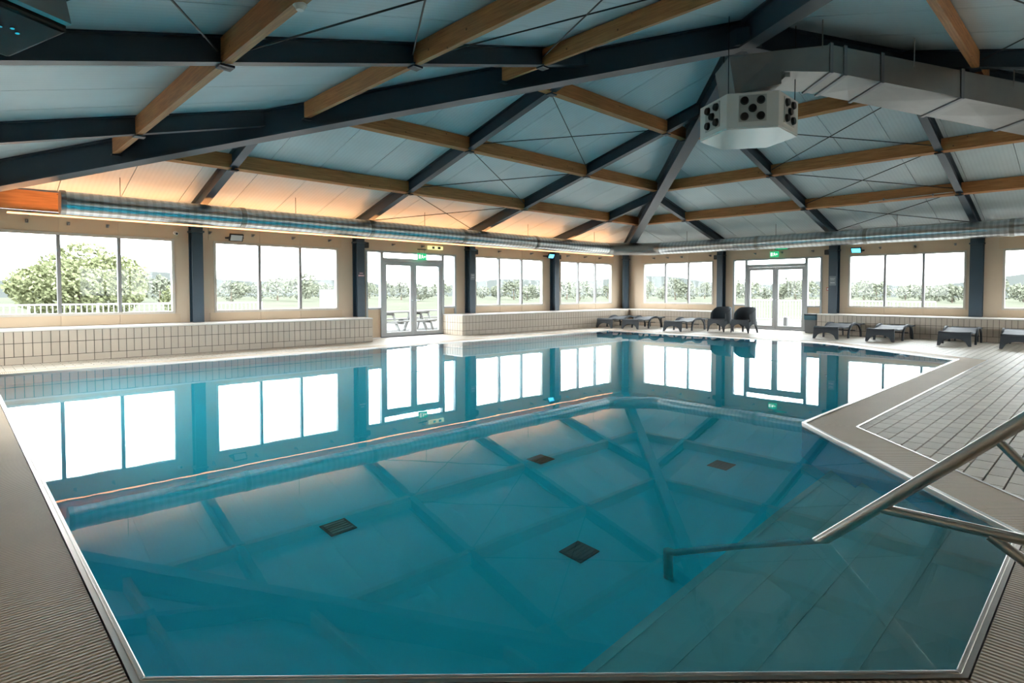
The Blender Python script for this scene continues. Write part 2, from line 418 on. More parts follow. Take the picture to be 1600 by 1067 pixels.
# ------------------------------------------------------------------ swimming pool
pool = thing('swimming_pool', (11.9, 8.0, 0), 'indoor swimming pool with still teal water and stainless rim', 'swimming pool')
basin = MB()
nP = len(POOL); b = len(basin.v)
basin.v += [(x, y, FZ) for x, y in POOL]+[(x, y, -0.005) for x, y in POOL]
basin.f += [tuple(range(nP))]
basin.v = basin.v[:nP]
basin.build('basin_floor', 'liner', pool)
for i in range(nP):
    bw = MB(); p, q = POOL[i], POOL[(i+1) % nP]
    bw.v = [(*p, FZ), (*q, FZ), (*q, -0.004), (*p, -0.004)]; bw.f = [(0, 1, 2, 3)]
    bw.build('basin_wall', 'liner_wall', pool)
ring(MB(), POOL, RIM, -0.20, 0.006).build('rim', 'stainless', pool)
rl = ring(MB(), offset(POOL, -0.004), offset(POOL, 0.015), -0.06, 0.010).build('rim_lip', 'stainless', pool)
bevel(rl, 0.005, 2)
# entry steps below the F-G edge
ey = 14.64
for k in range(4):
    zt = -0.27-0.235*k; yf = ey-0.36*(k+1)
    # trapezoid between the two diagonal pool edges
    def xl(y): return 16.00-(ey-y)*(16.0-14.08)/(14.64-12.77)
    def xr(y): return 17.62+(ey-y)*(19.57-17.62)/(14.64-12.70)
    st = MB().prism([(xl(ey)+0.0, ey), (xl(yf), yf), (xr(yf), yf), (xr(ey), ey)], FZ, zt).build('step', 'liner_step', pool)
    MB().prism([(xl(yf+0.05), yf+0.05), (xl(yf)-0.002, yf-0.004), (xr(yf)+0.002, yf-0.004), (xr(yf+0.05), yf+0.05)], zt-0.03, zt+0.004).build('shade_band', 'shade_band', st)  # strip added along the tread edge for its painted shade band
for x, y, m_ in ((18.0, 10.87, 'drain_mid'), (16.96, 12.35, 'drain'), (15.9, 10.91, 'drain'), (14.83, 12.30, 'drain')):
    dr = MB().box(x-0.1, x+0.1, y-0.1, y+0.1, FZ, FZ+0.012).build('drain_cover', 'drain', pool)
    gr = MB()
    for q in range(5): gr.box(x-0.08, x+0.08, y-0.078+q*0.034, y-0.058+q*0.034, FZ+0.012, FZ+0.02)
    gr.build('drain_grille', m_, dr)
wp = offset(POOL, 0.012)
MB().prism(wp, FZ-0.05, WZ).build('water', 'water', pool)

# ------------------------------------------------------------------ walls, windows, doors
ZS, ZT, ZE = 0.87, 2.42, 2.86   # sill, window top, wall top
WIN = {'left': [(16.52, 19.40), (12.72, 15.63), (4.92, 7.96), (0.89, 3.92)],
       'right': [(1.03, 4.07), (8.87, 11.84), (12.76, 15.66), (16.6, 19.5)],
       'near': [(0.95, 3.9), (4.92, 7.87)],
       'back': [(0.95, 3.9), (4.92, 7.87), (8.9, 11.85), (12.6, 15.55)]}  # near and back windows are unseen, added to light the hall
DOOR = {'left': (8.83, 11.81), 'right': (4.97, 7.96)}
WLAB = {'left': 'beige panelled wall with window bays on the left of the pool', 'right': 'beige panelled wall with window bays behind the grey loungers',
        'near': 'plain beige wall beside the camera', 'back': 'beige window wall behind the camera on the right'}
winlab = {('left', 0): 'three-pane window at the far left looking onto a big leafy tree', ('left', 1): 'three-pane window left of the double door beneath a floodlight',
          ('left', 2): 'three-pane window just right of the left double door', ('left', 3): 'three-pane window of the left wall nearest the far corner column',
          ('right', 0): 'three-pane window of the right wall above the low loungers and tub chairs', ('right', 1): 'three-pane window beside the bin under the blue-lit floodlight',
          ('right', 2): 'window cut off by the right edge of the photo'}
wn = 0; dn = 0
EAVES = []
for side in SIDES:
    wall = MB(); openings = sorted([(a, b_, ZS) for a, b_ in WIN[side]]+([(DOOR[side][0], DOOR[side][1], 0.0)] if side in DOOR else []))
    e0, e1 = (-0.12, L+0.12) if side in ('left', 'back') else (0.0, L)
    s = e0
    for a, b_, zb in openings:
        sbox(wall, side, s, a-0.04, -0.12, 0, -0.014, ZE)
        if zb > 0: sbox(wall, side, a-0.04, b_+0.04, -0.12, 0, -0.014, zb-0.04)
        sbox(wall, side, a-0.04, b_+0.04, -0.12, 0, ZT+0.04, ZE)
        s = b_+0.04
    sbox(wall, side, s, e1, -0.12, 0, -0.014, ZE)
    wo = wall.build('wall_'+side, 'wall'); tag(wo, WLAB[side], 'wall', kind='structure')
    # timber eaves plate on the wall head
    EAVES.append(side)
    for a, b_ in WIN[side]:
        for k in range(3):
            p0 = a+(b_-a)*k/3; p1 = a+(b_-a)*(k+1)/3
            q = MB(); sbox(q, side, p0-(0.15 if k == 0 else -0.006), p1+(0.15 if k == 2 else -0.006), 0.0, 0.012, 0.62, ZS-0.055); q.build('panel', 'wall_panel', wo)
            q = MB(); sbox(q, side, p0-(0.15 if k == 0 else -0.004), p1+(0.15 if k == 2 else -0.004), 0.0, 0.010, ZT+0.06, ZE-0.02); q.build('panel', 'wall_panel', wo)
    for a, b_ in WIN[side]:
        wn += 1
        c0 = W(side, (a+b_)/2, 0)
        we = thing('window_%d' % wn, (c0[0], c0[1], ZS), winlab.get((side, WIN[side].index((a, b_))), 'unseen three-pane window letting daylight into the hall'), 'window', None if (side, WIN[side].index((a, b_))) in winlab else 'windows outside the view', kind='structure')
        fr = MB()
        for s0, s1, z0, z1 in ((a-0.05, b_+0.05, ZS-0.05, ZS), (a-0.05, b_+0.05, ZT, ZT+0.05), (a-0.05, a, ZS, ZT), (b_, b_+0.05, ZS, ZT)):
            sbox(fr, side, s0, s1, -0.10, 0.018, z0, z1)
        fr.build('window_frame', 'win_frame', we)
        pw = (b_-a-2*0.062)/3
        for k in range(3):
            p0 = a+k*(pw+0.062)
            if k < 2:
                q = MB(); sbox(q, side, p0+pw, p0+pw+0.062, -0.09, 0.012, ZS, ZT); q.build('mullion', 'mullion', we)
            q = MB(); sbox(q, side, p0, p0+pw, -0.045, -0.037, ZS, ZT); q.build('pane', 'glass', we)
    # double door with sidelights and transom
    if side not in DOOR: continue
    a, b_ = DOOR[side]; dn += 1
    c0 = W(side, (a+b_)/2, 0)
    dlab = {'left': 'grey double glazed door with sidelights in the left wall', 'right': 'grey double glazed door with sidelights behind the tub chairs'}.get(side, 'grey double door in the wall behind the camera')
    de = thing('door_%d' % dn, (c0[0], c0[1], 0), dlab, 'door', kind='structure')
    d0, d1 = a+0.46, b_-0.46      # door portal
    fr = MB()
    for s0, s1, z0, z1 in ((a-0.06, a, 0, ZT+0.05), (b_, b_+0.06, 0, ZT+0.05), (a, b_, ZT, ZT+0.05), (d0-0.06, d0+0.03, 0, ZT), (d1-0.03, d1+0.06, 0, ZT), (d0, d1, 2.17, 2.27), (a, d0-0.06, ZS-0.07, ZS-0.02), (d1+0.06, b_, ZS-0.07, ZS-0.02)):
        sbox(fr, side, s0, s1, -0.10, 0.02, z0, z1)
    fr.build('door_frame', 'door_frame', de)
    for s0, s1 in ((a, d0-0.06), (d1+0.06, b_)):
        q = MB(); sbox(q, side, s0, s1, -0.07, -0.02, 0, ZS-0.07); q.build('panel', 'wall_panel', de)
        q = MB(); sbox(q, side, s0, s1, -0.05, -0.042, ZS-0.02, ZT); q.build('sidelight_pane', 'glass', de)
    q = MB(); sbox(q, side, d0+0.03, d1-0.03, -0.05, -0.042, 2.27, ZT); q.build('transom_pane', 'glass', de)
    q = MB(); sbox(q, side, d0-0.06, d1+0.06, -0.11, 0.03, 0, 0.02); q.build('threshold', 'black', de)
    mid = (d0+d1)/2
    for k, (s0, s1) in enumerate(((d0+0.035, mid-0.004), (mid+0.004, d1-0.035))):
        lf = MB(); z0, z1 = 0.025, 2.165
        fwd = 0.095
        for t0, t1, y0, y1 in ((s0, s0+fwd, z0, z1), (s1-fwd, s1, z0, z1), (s0+fwd, s1-fwd, z0, z0+0.11), (s0+fwd, s1-fwd, z1-0.10, z1)):
            sbox(lf, side, t0, t1, -0.075, 0.0, y0, y1)
        lo = lf.build('door_leaf', 'door_frame', de)
        q = MB(); sbox(q, side, s0+fwd, s1-fwd, -0.042, -0.034, z0+0.11, z1-0.10); q.build('pane', 'glass', lo)
        hs = s1-0.045 if k == 0 else s0+0.045
        hd = -0.12 if k == 0 else 0.12
        pth = [W(side, hs, 0.0), W(side, hs, 0.055), W(side, hs+hd, 0.055)]
        MB().tube([(p[0], p[1], 1.05) for p in pth], 0.012, 8).build('handle', 'chrome', lo, smooth=True)

# ------------------------------------------------------------------ columns
def column(side, s, label, wd=0.22, dp=0.28, zb=0.62, haunch=1):
    c = W(side, s, dp/2)
    t = thing('steel_column', (c[0], c[1], zb), label, 'column', 'dark blue columns along the walls')
    m_ = MB(); tf = 0.03
    sbox(m_, side, s-wd/2, s+wd/2, 0.015, 0.015+tf, zb, 2.98)
    sbox(m_, side, s-wd/2, s+wd/2, dp-tf, dp, zb, 3.02)
    sbox(m_, side, s-0.03, s+0.03, 0.015+tf, dp-tf, zb, 3.0)
    m_.build('shaft', 'steel_paint', t)
    q = MB(); sbox(q, side, s-wd/2-0.02, s+wd/2+0.02, 0.015, dp+0.05, 2.62, 2.66); q.build('head_plate', 'steel_paint', t)
    if haunch:
        q = MB(); sbox(q, side, s+haunch*wd/2*1.0-(0.16 if haunch < 0 else 0), s+haunch*wd/2+(0.16 if haunch > 0 else 0), 0.06, 0.24, 2.50, 2.66); bevel(q.build('junction_box', 'black', t), 0.02, 2)
    return t
column('left', 16.08, 'dark blue column between the two leftmost windows', haunch=0)
column('left', 12.15, 'dark blue column left of the left double door with a small pink sign', haunch=-1)
column('left', 8.32, 'dark blue column right of the left double door', zb=0.62, haunch=-1)
column('left', 4.41, 'dark blue column below the blue floodlight on the left wall', haunch=-1)
column('right', 4.52, 'slim dark blue column behind the left tub chair', haunch=-1)
column('right', 8.44, 'dark blue column beside the bin with a grey notice', wd=0.26, haunch=-1)
column('right', 12.15, 'dark blue column near the right edge behind two loungers', wd=0.30, dp=0.22, haunch=0)
t = thing('steel_column', (0.16, 0.16, 0.62), 'thick dark blue column in the far corner of the hall', 'column', 'dark blue columns along the walls')
MB().prism([(0.02, 0.14), (0.14, 0.02), (0.40, 0.20), (0.40, 0.30), (0.30, 0.40), (0.20, 0.40)], 0.62, 2.95).build('shaft', 'steel_paint', t)
MB().prism([(0.02, 0.10), (0.10, 0.02), (0.46, 0.22), (0.46, 0.34), (0.34, 0.46), (0.22, 0.46)], 2.62, 2.66).build('head_plate', 'steel_paint', t)

# ------------------------------------------------------------------ tiled benches
def bench(side, s0, s1, label, individual, endcap=True):
    c = W(side, (s0+s1)/2, BD/2)
    t = thing('tiled_bench', (c[0], c[1], 0), label, 'bench', 'tiled benches along the walls')
    m_ = MB(); sbox(m_, side, s0+0.008, s1-0.008, 0.014, BD-0.008, -0.014, 0.585); m_.build('core', 'grout', t)
    m_ = MB(); sbox(m_, side, s0-0.004, s1+0.004, 0.014, BD+0.006, 0.585, 0.615); m_.build('cap', 'cap', t)
    TW = 0.1255; G = 0.011
    nT = int((s1-s0)/TW); tw = (s1-s0)/nT
    field = MB()
    def tile(lo, hi, z0, z1, d, front=True):
        if front:
            q = MB(); sbox(q, side, lo+G/2, hi-G/2, d-0.010, d, z0+G/2, z1-G/2)
        else:
            q = MB(); sbox(q, side, d-0.005, d+0.005, lo+G/2, hi-G/2, z0+G/2, z1-G/2)
        if individual: q.build('tile', 'tile', t)
        else:
            b = len(field.v); field.v += q.v; field.f += [tuple(b+i for i in f) for f in q.f]
    for i in range(nT):
        for z0, z1 in ((0.135, 0.375), (0.375, 0.585)): tile(s0+i*tw, s0+(i+1)*tw, z0, z1, BD)
        if i % 2 == 0: tile(s0+i*tw, min(s1, s0+(i+2)*tw), -0.002, 0.135, BD)
    if endcap is not None:
        se = s0 if endcap == 'lo' else s1
        nE = 8
        for i in range(nE):
            for z0, z1 in ((-0.002, 0.135), (0.135, 0.375), (0.375, 0.585)): tile(0.016+i*(BD-0.016)/nE, 0.016+(i+1)*(BD-0.016)/nE, z0, z1, se, False)
    if not individual:
        o = field.build('tile_facing', 'tile', t); o['kind'] = 'stuff'
    return t
bench('left', 12.22, 20.47, 'long beige tiled bench below the two left windows', True, 'lo')
bench('left', 1.022, 9.28, 'beige tiled bench from the left door to the far corner', False, 'hi')
bench('right', 0.02, 4.85, 'tiled bench along the right wall behind three far loungers', False, 'hi')
bench('right', 8.24, 20.47, 'tiled bench behind the four loungers beside the bin', False, 'lo')

# ------------------------------------------------------------------ roof
ceiling = thing('ceiling', (L/2, L/2, 0), 'pyramid roof of pale metal panels on dark steel rafters and timber purlins', 'ceiling', kind='structure')
RD = 0.28  # deck above rafter soffit
def zs(d): return S0+SM*d
# panels
for side in SIDES:
    npn = 20; pwid = L/npn
    for i in range(npn):
        a, b_ = i*pwid+0.006, (i+1)*pwid-0.006
        def lim(s): return min(s, L-s)
        pts = [(a, -0.12), (b_, -0.12), (b_, lim(b_))]
        if a < L/2 < b_: pts.append((L/2, L/2))
        pts.append((a, lim(a)))
        c = ((a+b_)/2, 0.0)
        cw = W(side, *c)
        # object space: x along the wall, so the ribs follow the slope
        rz = {'left': 0, 'right': PI/2, 'near': PI/2, 'back': 0}[side]
        R = Matrix.Rotation(-rz, 2)
        poly = []
        for s, d in pts:
            x, y = W(side, s, d); q = R @ Vector((x-cw[0], y-cw[1])); poly.append((q.x, q.y, zs(d)+RD))
        m_ = MB(); nq = len(poly)
        m_.v = [p for p in poly]+[(p[0], p[1], p[2]+0.05) for p in poly]
        m_.f = [tuple(range(nq-1, -1, -1)), tuple(range(nq, 2*nq))]+[(k, (k+1) % nq, nq+(k+1) % nq, nq+k) for k in range(nq)]
        o = m_.build('panel', 'panel', ceiling, local=True)
        o.location = (cw[0]-L/2, cw[1]-L/2, 0); o.rotation_euler = (0, 0, rz)
    # outer weathering skin just above the panels closes the joints
skin = MB()
ap = (L/2, L/2, zs(L/2)+RD+0.06); ez = zs(-0.5)+RD+0.06
cs = [(-0.5, -0.5, ez), (L+0.5, -0.5, ez), (L+0.5, L+0.5, ez), (-0.5, L+0.5, ez)]
skin.v = cs+[ap]+[(x, y, z+0.04) for x, y, z in cs]+[(ap[0], ap[1], ap[2]+0.04)]
for i in range(4):
    j = (i+1) % 4; skin.f += [(i, j, 4), (5+i, 5+j, 9), (i, j, 5+j, 5+i)]
skin.build('roof_skin', 'galv_dark', ceiling)

for side in SIDES:
    ln = L-0.1 if side in ('left', 'back') else L-0.4
    x, y = W(side, L/2, 0.03)
    o = MB().box(-ln/2, ln/2, -0.05, 0.05, ZE+0.003, zs(-0.05)+RD-0.002).build('eaves_plate', 'wood', ceiling, local=True)
    o.location = (x-L/2, y-L/2, 0); o.rotation_euler = (0, 0, 0 if side in ('left', 'back') else PI/2)
def slope_beam(mb, side, s, d0, d1, w_, z0, z1, ds=0.0):
    pts = []
    for zz in (z0, z1):
        for (ss, dd) in ((s-w_/2+ds, d0), (s+w_/2+ds, d0), (s+w_/2+ds, d1), (s-w_/2+ds, d1)):
            x, y = W(side, ss, dd); pts.append((x, y, zs(dd)+zz))
    return mb.hexa(pts)
for side in SIDES:
    for s in COLS[side]:
        de_ = min(s, L-s)-0.04
        m_ = MB()
        slope_beam(m_, side, s, 0.05, de_, 0.15, 0.0, 0.018)
        slope_beam(m_, side, s, 0.05, de_, 0.022, 0.018, RD-0.022)
        slope_beam(m_, side, s, 0.05, de_, 0.15, RD-0.022, RD-0.004)
        m_.build('rafter', 'steel_paint', ceiling)
# hips
for (cx, cy) in ((0, 0), (L, 0), (0, L), (L, L)):
    A = Vector((cx, cy)); Bp = Vector((L/2, L/2)); e = (Bp-A).normalized(); nn = Vector((-e.y, e.x))
    def hp(dd, off, z):   # dd = inward distance from either wall
        p = A+e*dd*math.sqrt(2)+nn*off; return (p.x, p.y, zs(dd)+z)
    m_ = MB()
    for wv, z0, z1 in ((0.28, -0.22, -0.19), (0.03, -0.19, RD-0.05), (0.22, RD-0.05, RD-0.03)):
        m_.hexa([hp(0.12, -wv/2, z0), hp(0.12, wv/2, z0), hp(L/2-0.01, wv/2, z0), hp(L/2-0.01, -wv/2, z0), hp(0.12, -wv/2, z1), hp(0.12, wv/2, z1), hp(L/2-0.01, wv/2, z1), hp(L/2-0.01, -wv/2, z1)])
    m_.build('hip_beam', 'steel_paint', ceiling)
MB().prism([(L/2+0.3*math.cos(PI/4*k), L/2+0.3*math.sin(PI/4*k)) for k in range(8)], zs(L/2)-0.23, zs(L/2)+0.05).build('apex_plate', 'steel_paint', ceiling)
# purlins
PD = {'left': (2.65, 5.0, 7.42), 'right': (2.68, 5.0, 7.42), 'near': (2.57, 4.87, 7.25), 'back': (2.57, 4.87, 7.25)}
for side in SIDES:
    for d in PD[side]:
        cuts = [d+0.10]+[s for s in COLS[side] if d+0.2 < s < L-d-0.2]+[L-d-0.10]
        for i in range(len(cuts)-1):
            s0, s1 = cuts[i]+0.03, cuts[i+1]-0.03
            hw, z0, z1 = 0.055, zs(d)-0.005, zs(d)+RD-0.02
            ln = s1-s0; x, y = W(side, (s0+s1)/2, d)
            rz = 0 if side in ('left', 'back') else PI/2
            tl = {'left': 1, 'right': -1, 'near': 1, 'back': -1}[side]   # top follows the slope
            sl = SM*hw
            m_ = MB().hexa([(-ln/2, -hw, -sl*tl), (ln/2, -hw, -sl*tl), (ln/2, hw, sl*tl), (-ln/2, hw, sl*tl),
                            (-ln/2, -hw, z1-z0-sl*tl), (ln/2, -hw, z1-z0-sl*tl), (ln/2, hw, z1-z0+sl*tl), (-ln/2, hw, z1-z0+sl*tl)])
            o = m_.build('purlin', 'wood', ceiling, local=True); o.location = (x-L/2, y-L/2, z0); o.rotation_euler = (0, 0, rz)
            for sg in (-1, 1):
                b_ = MB().box(sg*ln/2-0.06, sg*ln/2+0.03, -0.07, 0.07, -0.035, -0.012).build('purlin_shoe', 'steel_paint', o, local=True)
# wind bracing rods
for side in SIDES:
    sa, sb = COLS[side][1]+0.08, COLS[side][2]-0.08
    ds = (0.5,)+PD[side]
    for k in range(3):
        da, db = ds[k]+(0.12 if k else 0), ds[k+1]-0.1
        for (p, q) in (((sa, da), (sb, db)), ((sb, da), (sa, db))):
            P0 = (*W(side, *p), zs(p[1])+0.10); P1 = (*W(side, *q), zs(q[1])+0.10+0.012)
            MB().tube([P0, P1], 0.010, 6).build('brace_rod', 'rod', ceiling, smooth=True)

# ------------------------------------------------------------------ round spiral duct along the two far walls
DZ, DR, DD = 2.94, 0.215, 1.02
rd = thing('round_duct', (DD, DD, DZ), 'round galvanised spiral air duct running under the eaves of both far walls', 'duct')
def pipe(p0, p1, r, name='pipe_section', m_='galv', n=28, parent=rd):
    p0, p1 = Vector(p0), Vector(p1); ln = (p1-p0).length; ang = math.atan2(p1.y-p0.y, p1.x-p0.x)
    o = MB().tube([(-ln/2, 0, 0), (ln/2, 0, 0)], r, n).build(name, m_, parent, smooth=True, local=True)
    o.location = (p0+p1)/2-parent.location; o.rotation_euler = (0, 0, ang); return o
xs = [18.46, 15.4, 12.3, 9.3, 6.3, 2.45]
for i in range(len(xs)-1):
    pipe((xs[i], DD, DZ), (xs[i+1], DD, DZ), DR)
    if i: pipe((xs[i]+0.05, DD, DZ), (xs[i]-0.05, DD, DZ), DR+0.012, 'coupling', 'galv_flat')
pipe((18.52, DD, DZ), (18.44, DD, DZ), DR+0.012, 'end_cap', 'galv_flat')
el = MB().tube([(2.46, DD, DZ), (2.20, DD, DZ), (DD, 2.20, DZ), (DD, 2.46, DZ)], DR, 28).build('elbow', 'galv_flat', rd, smooth=True)
ys = [2.45, 6.3, 9.6, 13.0, 16.4, 19.4]
for i in range(len(ys)-1):
    pipe((DD, ys[i], DZ), (DD, ys[i+1], DZ), DR)
    pipe((DD, ys[i]+0.05, DZ), (DD, ys[i]-0.05, DZ), DR+0.012, 'coupling', 'galv_flat')
pipe((2.50, DD, DZ), (2.40, DD, DZ), DR+0.012, 'coupling', 'galv_flat')
for x in (17.6, 14.2, 10.6, 6.6, 3.2):
    MB().tube([(x, DD, DZ+DR-0.005), (x, DD, zs(DD)+RD)], 0.006, 6).build('hanger', 'rod', rd)
for y in (3.6, 6.9, 10.4, 14.0, 17.6):
    MB().tube([(DD, y, DZ+DR-0.005), (DD, y, zs(DD)+RD)], 0.006, 6).build('hanger', 'rod', rd)

# ------------------------------------------------------------------ warm LED strip on the left wall
ls = thing('led_strip', (10.2, 0.32, 2.78), 'warm glowing LED strip running the length of the left wall under the duct', 'light strip')
MB().box(1.2, 19.2, 0.300, 0.306, 2.740, 2.780).box(1.2, 19.2, 0.306, 0.346, 2.740, 2.743).build('carrier_profile', 'galv_flat', ls)
MB().box(1.2, 19.2, 0.334, 0.346, 2.744, 2.768).build('front_diffuser', 'led_soft', ls)
MB().box(1.2, 19.2, 0.307, 0.333, 2.766, 2.768).build('led_band', 'led', ls)
for k in range(10):
    x = 1.6+k*1.92
    MB().box(x-0.015, x+0.015, 0.012, 0.300, 2.752, 2.766).build('clip', 'galv_flat', ls)

# ------------------------------------------------------------------ ventilation unit below the apex
UC = (10.33, 10.37); UR = 0.80; UZ0, UZ1 = 3.92, 4.50
un = thing('ventilation_unit', (UC[0], UC[1], UZ0), 'white hexagonal ventilation unit with round nozzles hanging below the roof apex', 'ventilation unit')
hx = [(UC[0]+UR*math.cos(PI/3*k+0.02), UC[1]+UR*math.sin(PI/3*k+0.02)) for k in range(6)]
bevel(MB().prism(hx, UZ0+0.02, UZ1).build('housing', 'white_enamel', un), 0.01, 1)
MB().prism([(UC[0]+(x-UC[0])*0.985, UC[1]+(y-UC[1])*0.985) for x, y in hx], UZ0, UZ0+0.03).build('underside', 'white_enamel', un)
for k in range(6):
    a = Vector(hx[k]); b_ = Vector(hx[(k+1) % 6]); mid = (a+b_)/2; e = (b_-a).normalized(); nn = Vector((e.y, -e.x))
    if nn.dot(mid-Vector(UC)) < 0: nn = -nn
    hw = 0.21; zc = (UZ0+UZ1)/2+0.03
    q = [mid+e*sx+nn*t_ for t_ in (0.0, 0.012) for sx in (-hw, hw)]
    pl = MB().hexa([(*q[0], zc-hw), (*q[1], zc-hw), (*q[3], zc-hw), (*q[2], zc-hw), (*q[0], zc+hw), (*q[1], zc+hw), (*q[3], zc+hw), (*q[2], zc+hw)]).build('nozzle_plate', 'nozzle_plate', un)
    for (u_, v_) in ((0, 0), (-0.125, 0.125), (0.125, 0.125), (-0.125, -0.125), (0.125, -0.125)):
        c = mid+e*u_
        pth = [(c.x+nn.x*t_, c.y+nn.y*t_, zc+v_) for t_ in (0.012, 0.055)]
        MB().tube(pth, [0.068, 0.055], 16).build('nozzle', 'black', pl, smooth=True)
for k in (0, 2, 4):
    a = Vector(hx[k])*0.93+Vector(UC)*0.07
    tp = zs(min(a.x, L-a.x, a.y, L-a.y))+RD-0.03
    MB().tube([(a.x, a.y, UZ1), (a.x, a.y, tp)], 0.008, 6).build('hanger_rod', 'rod', un)

# ------------------------------------------------------------------ rectangular duct following the right hip
e45 = Vector((-1, 1, 0)).normalized(); n45 = Vector((1, 1, 0)).normalized()
CN = 21.55/math.sqrt(2); WD, HD = 0.97, 0.43
def dp_(a, off, z):   # a = (y-x)/2
    p = n45*(CN-off)+e45*a*math.sqrt(2); return (p.x, p.y, z)
def zb_(a): return 4.85-0.188*math.sqrt(2)*(a-0.80)
qd = thing('rectangular_duct', dp_(1.4, WD/2, zb_(1.4)), 'large rectangular galvanised duct sloping from the roof apex to the right', 'duct')
seg = [0.81, 0.97, 1.395, 2.32, 3.25, 4.2, 5.1]
for i in range(len(seg)-1):
    a0, a1 = seg[i], seg[i+1]
    m_ = MB().hexa([dp_(a0, 0, zb_(a0)), dp_(a1, 0, zb_(a1)), dp_(a1, WD, zb_(a1)), dp_(a0, WD, zb_(a0)), dp_(a0, 0, zb_(a0)+HD), dp_(a1, 0, zb_(a1)+HD), dp_(a1, WD, zb_(a1)+HD), dp_(a0, WD, zb_(a0)+HD)])
    o = m_.build('duct_section', 'galv_flat', qd)
    # cross-broken stiffening creases on the soffit
    if i >= 1:
        am = (a0+a1)/2; cr = MB()
        v = [dp_(a0+0.03, 0.03, zb_(a0)-0.001), dp_(a1-0.03, 0.03, zb_(a1)-0.001), dp_(a1-0.03, WD-0.03, zb_(a1)-0.001), dp_(a0+0.03, WD-0.03, zb_(a0)-0.001), dp_(am, WD/2, zb_(am)-0.022)]
        cr.v = v; cr.f = [(0, 1, 4), (1, 2, 4), (2, 3, 4), (3, 0, 4)]
        cr.build('stiffened_soffit', 'galv_flat', o)
    f_ = MB(); ov = 0.025; t_ = 0.018
    aa, ab = a0-t_, a0+t_
    f_.hexa([dp_(aa, -ov, zb_(aa)-ov), dp_(ab, -ov, zb_(ab)-ov), dp_(ab, WD+ov, zb_(ab)-ov), dp_(aa, WD+ov, zb_(aa)-ov), dp_(aa, -ov, zb_(aa)+HD+ov), dp_(ab, -ov, zb_(ab)+HD+ov), dp_(ab, WD+ov, zb_(ab)+HD+ov), dp_(aa, WD+ov, zb_(aa)+HD+ov)])
    f_.build('flange', 'galv_dark', qd)
# bend over the unit, then the drop into it
MB().hexa([dp_(0.28, 0.12, 4.90), dp_(0.81, 0, zb_(0.81)), dp_(0.81, WD, zb_(0.81)), dp_(0.28, WD, 4.90), dp_(0.28, 0.12, 5.24), dp_(0.81, 0, zb_(0.81)+HD), dp_(0.81, WD, zb_(0.81)+HD), dp_(0.28, WD, 5.24)]).build('bend', 'galv_flat', qd)
MB().hexa([dp_(-0.22, 0.26, 4.58), dp_(0.28, 0.12, 4.70), dp_(0.28, WD, 4.70), dp_(-0.22, WD+0.05, 4.58), dp_(-0.30, 0.24, 5.18), dp_(0.28, 0.12, 5.24), dp_(0.28, WD, 5.24), dp_(-0.30, WD+0.05, 5.18)]).build('drop_box', 'galv_flat', qd)
MB().prism([(UC[0]+0.36*math.cos(PI/8*k), UC[1]+0.36*math.sin(PI/8*k)) for k in range(16)], 4.502, 4.64).build('spigot', 'galv_flat', qd, smooth=True)
MB().hexa([dp_(0.30, 0.05, 4.78), dp_(0.36, 0.05, 4.78), dp_(0.36, 0.85, 4.78), dp_(0.30, 0.85, 4.78), dp_(0.30, 0.05, 4.86), dp_(0.36, 0.05, 4.86), dp_(0.36, 0.85, 4.86), dp_(0.30, 0.85, 4.86)]).build('support_rail', 'galv_flat', qd)
for a_ in (0.70, 1.75, 2.9, 4.0):
    for of in (0.0,):
        p = dp_(a_, of-0.03, zb_(a_)+HD-0.1); top = zs(min(p[0], L-p[1]))+RD
        MB().tube([p, (p[0], p[1], top)], 0.009, 6).build('hanger', 'galv_flat', qd)

# ------------------------------------------------------------------ stainless pool handrail (plane x = 16.8)
hr = thing('pool_handrail', (16.8, 14.9, 0), 'stainless tube handrail leading down the steps into the water', 'handrail')
RX = 16.8; sl = 0.935
def ry(y): return 0.008+sl*(y-13.93)
MB().tube([(RX, 12.97, -1.19), (RX, 12.97, -0.86), (RX, 13.02, ry(13.02)), (RX, 14.95, ry(14.95))]+[(RX, 15.16+0.20*math.cos(q), ry(14.95)-0.02+0.20*math.sin(q)) for q in [math.radians(132-132*k/9) for k in range(10)]]+[(RX, 15.36, 0.0)], 0.030, 16).build('main_rail', 'stainless', hr, smooth=True)
MB().tube([(RX, 14.17, ry(14.17)), (RX, 15.36, 0.245)], 0.024, 14).build('lower_rail', 'stainless', hr, smooth=True)
MB().tube([(RX, 14.63, ry(14.63)), (RX, 15.04, 0.24)], 0.020, 12).build('brace', 'stainless', hr, smooth=True)
MB().tube([(RX, 14.62, 0.225), (RX, 14.98, 0.0)], 0.024, 12).build('foot_strut', 'stainless', hr, smooth=True)
for y in (14.98, 15.36):
    MB().tube([(RX, y, 0.0), (RX, y, 0.012)], 0.055, 18).build('floor_flange', 'stainless', hr, smooth=True)

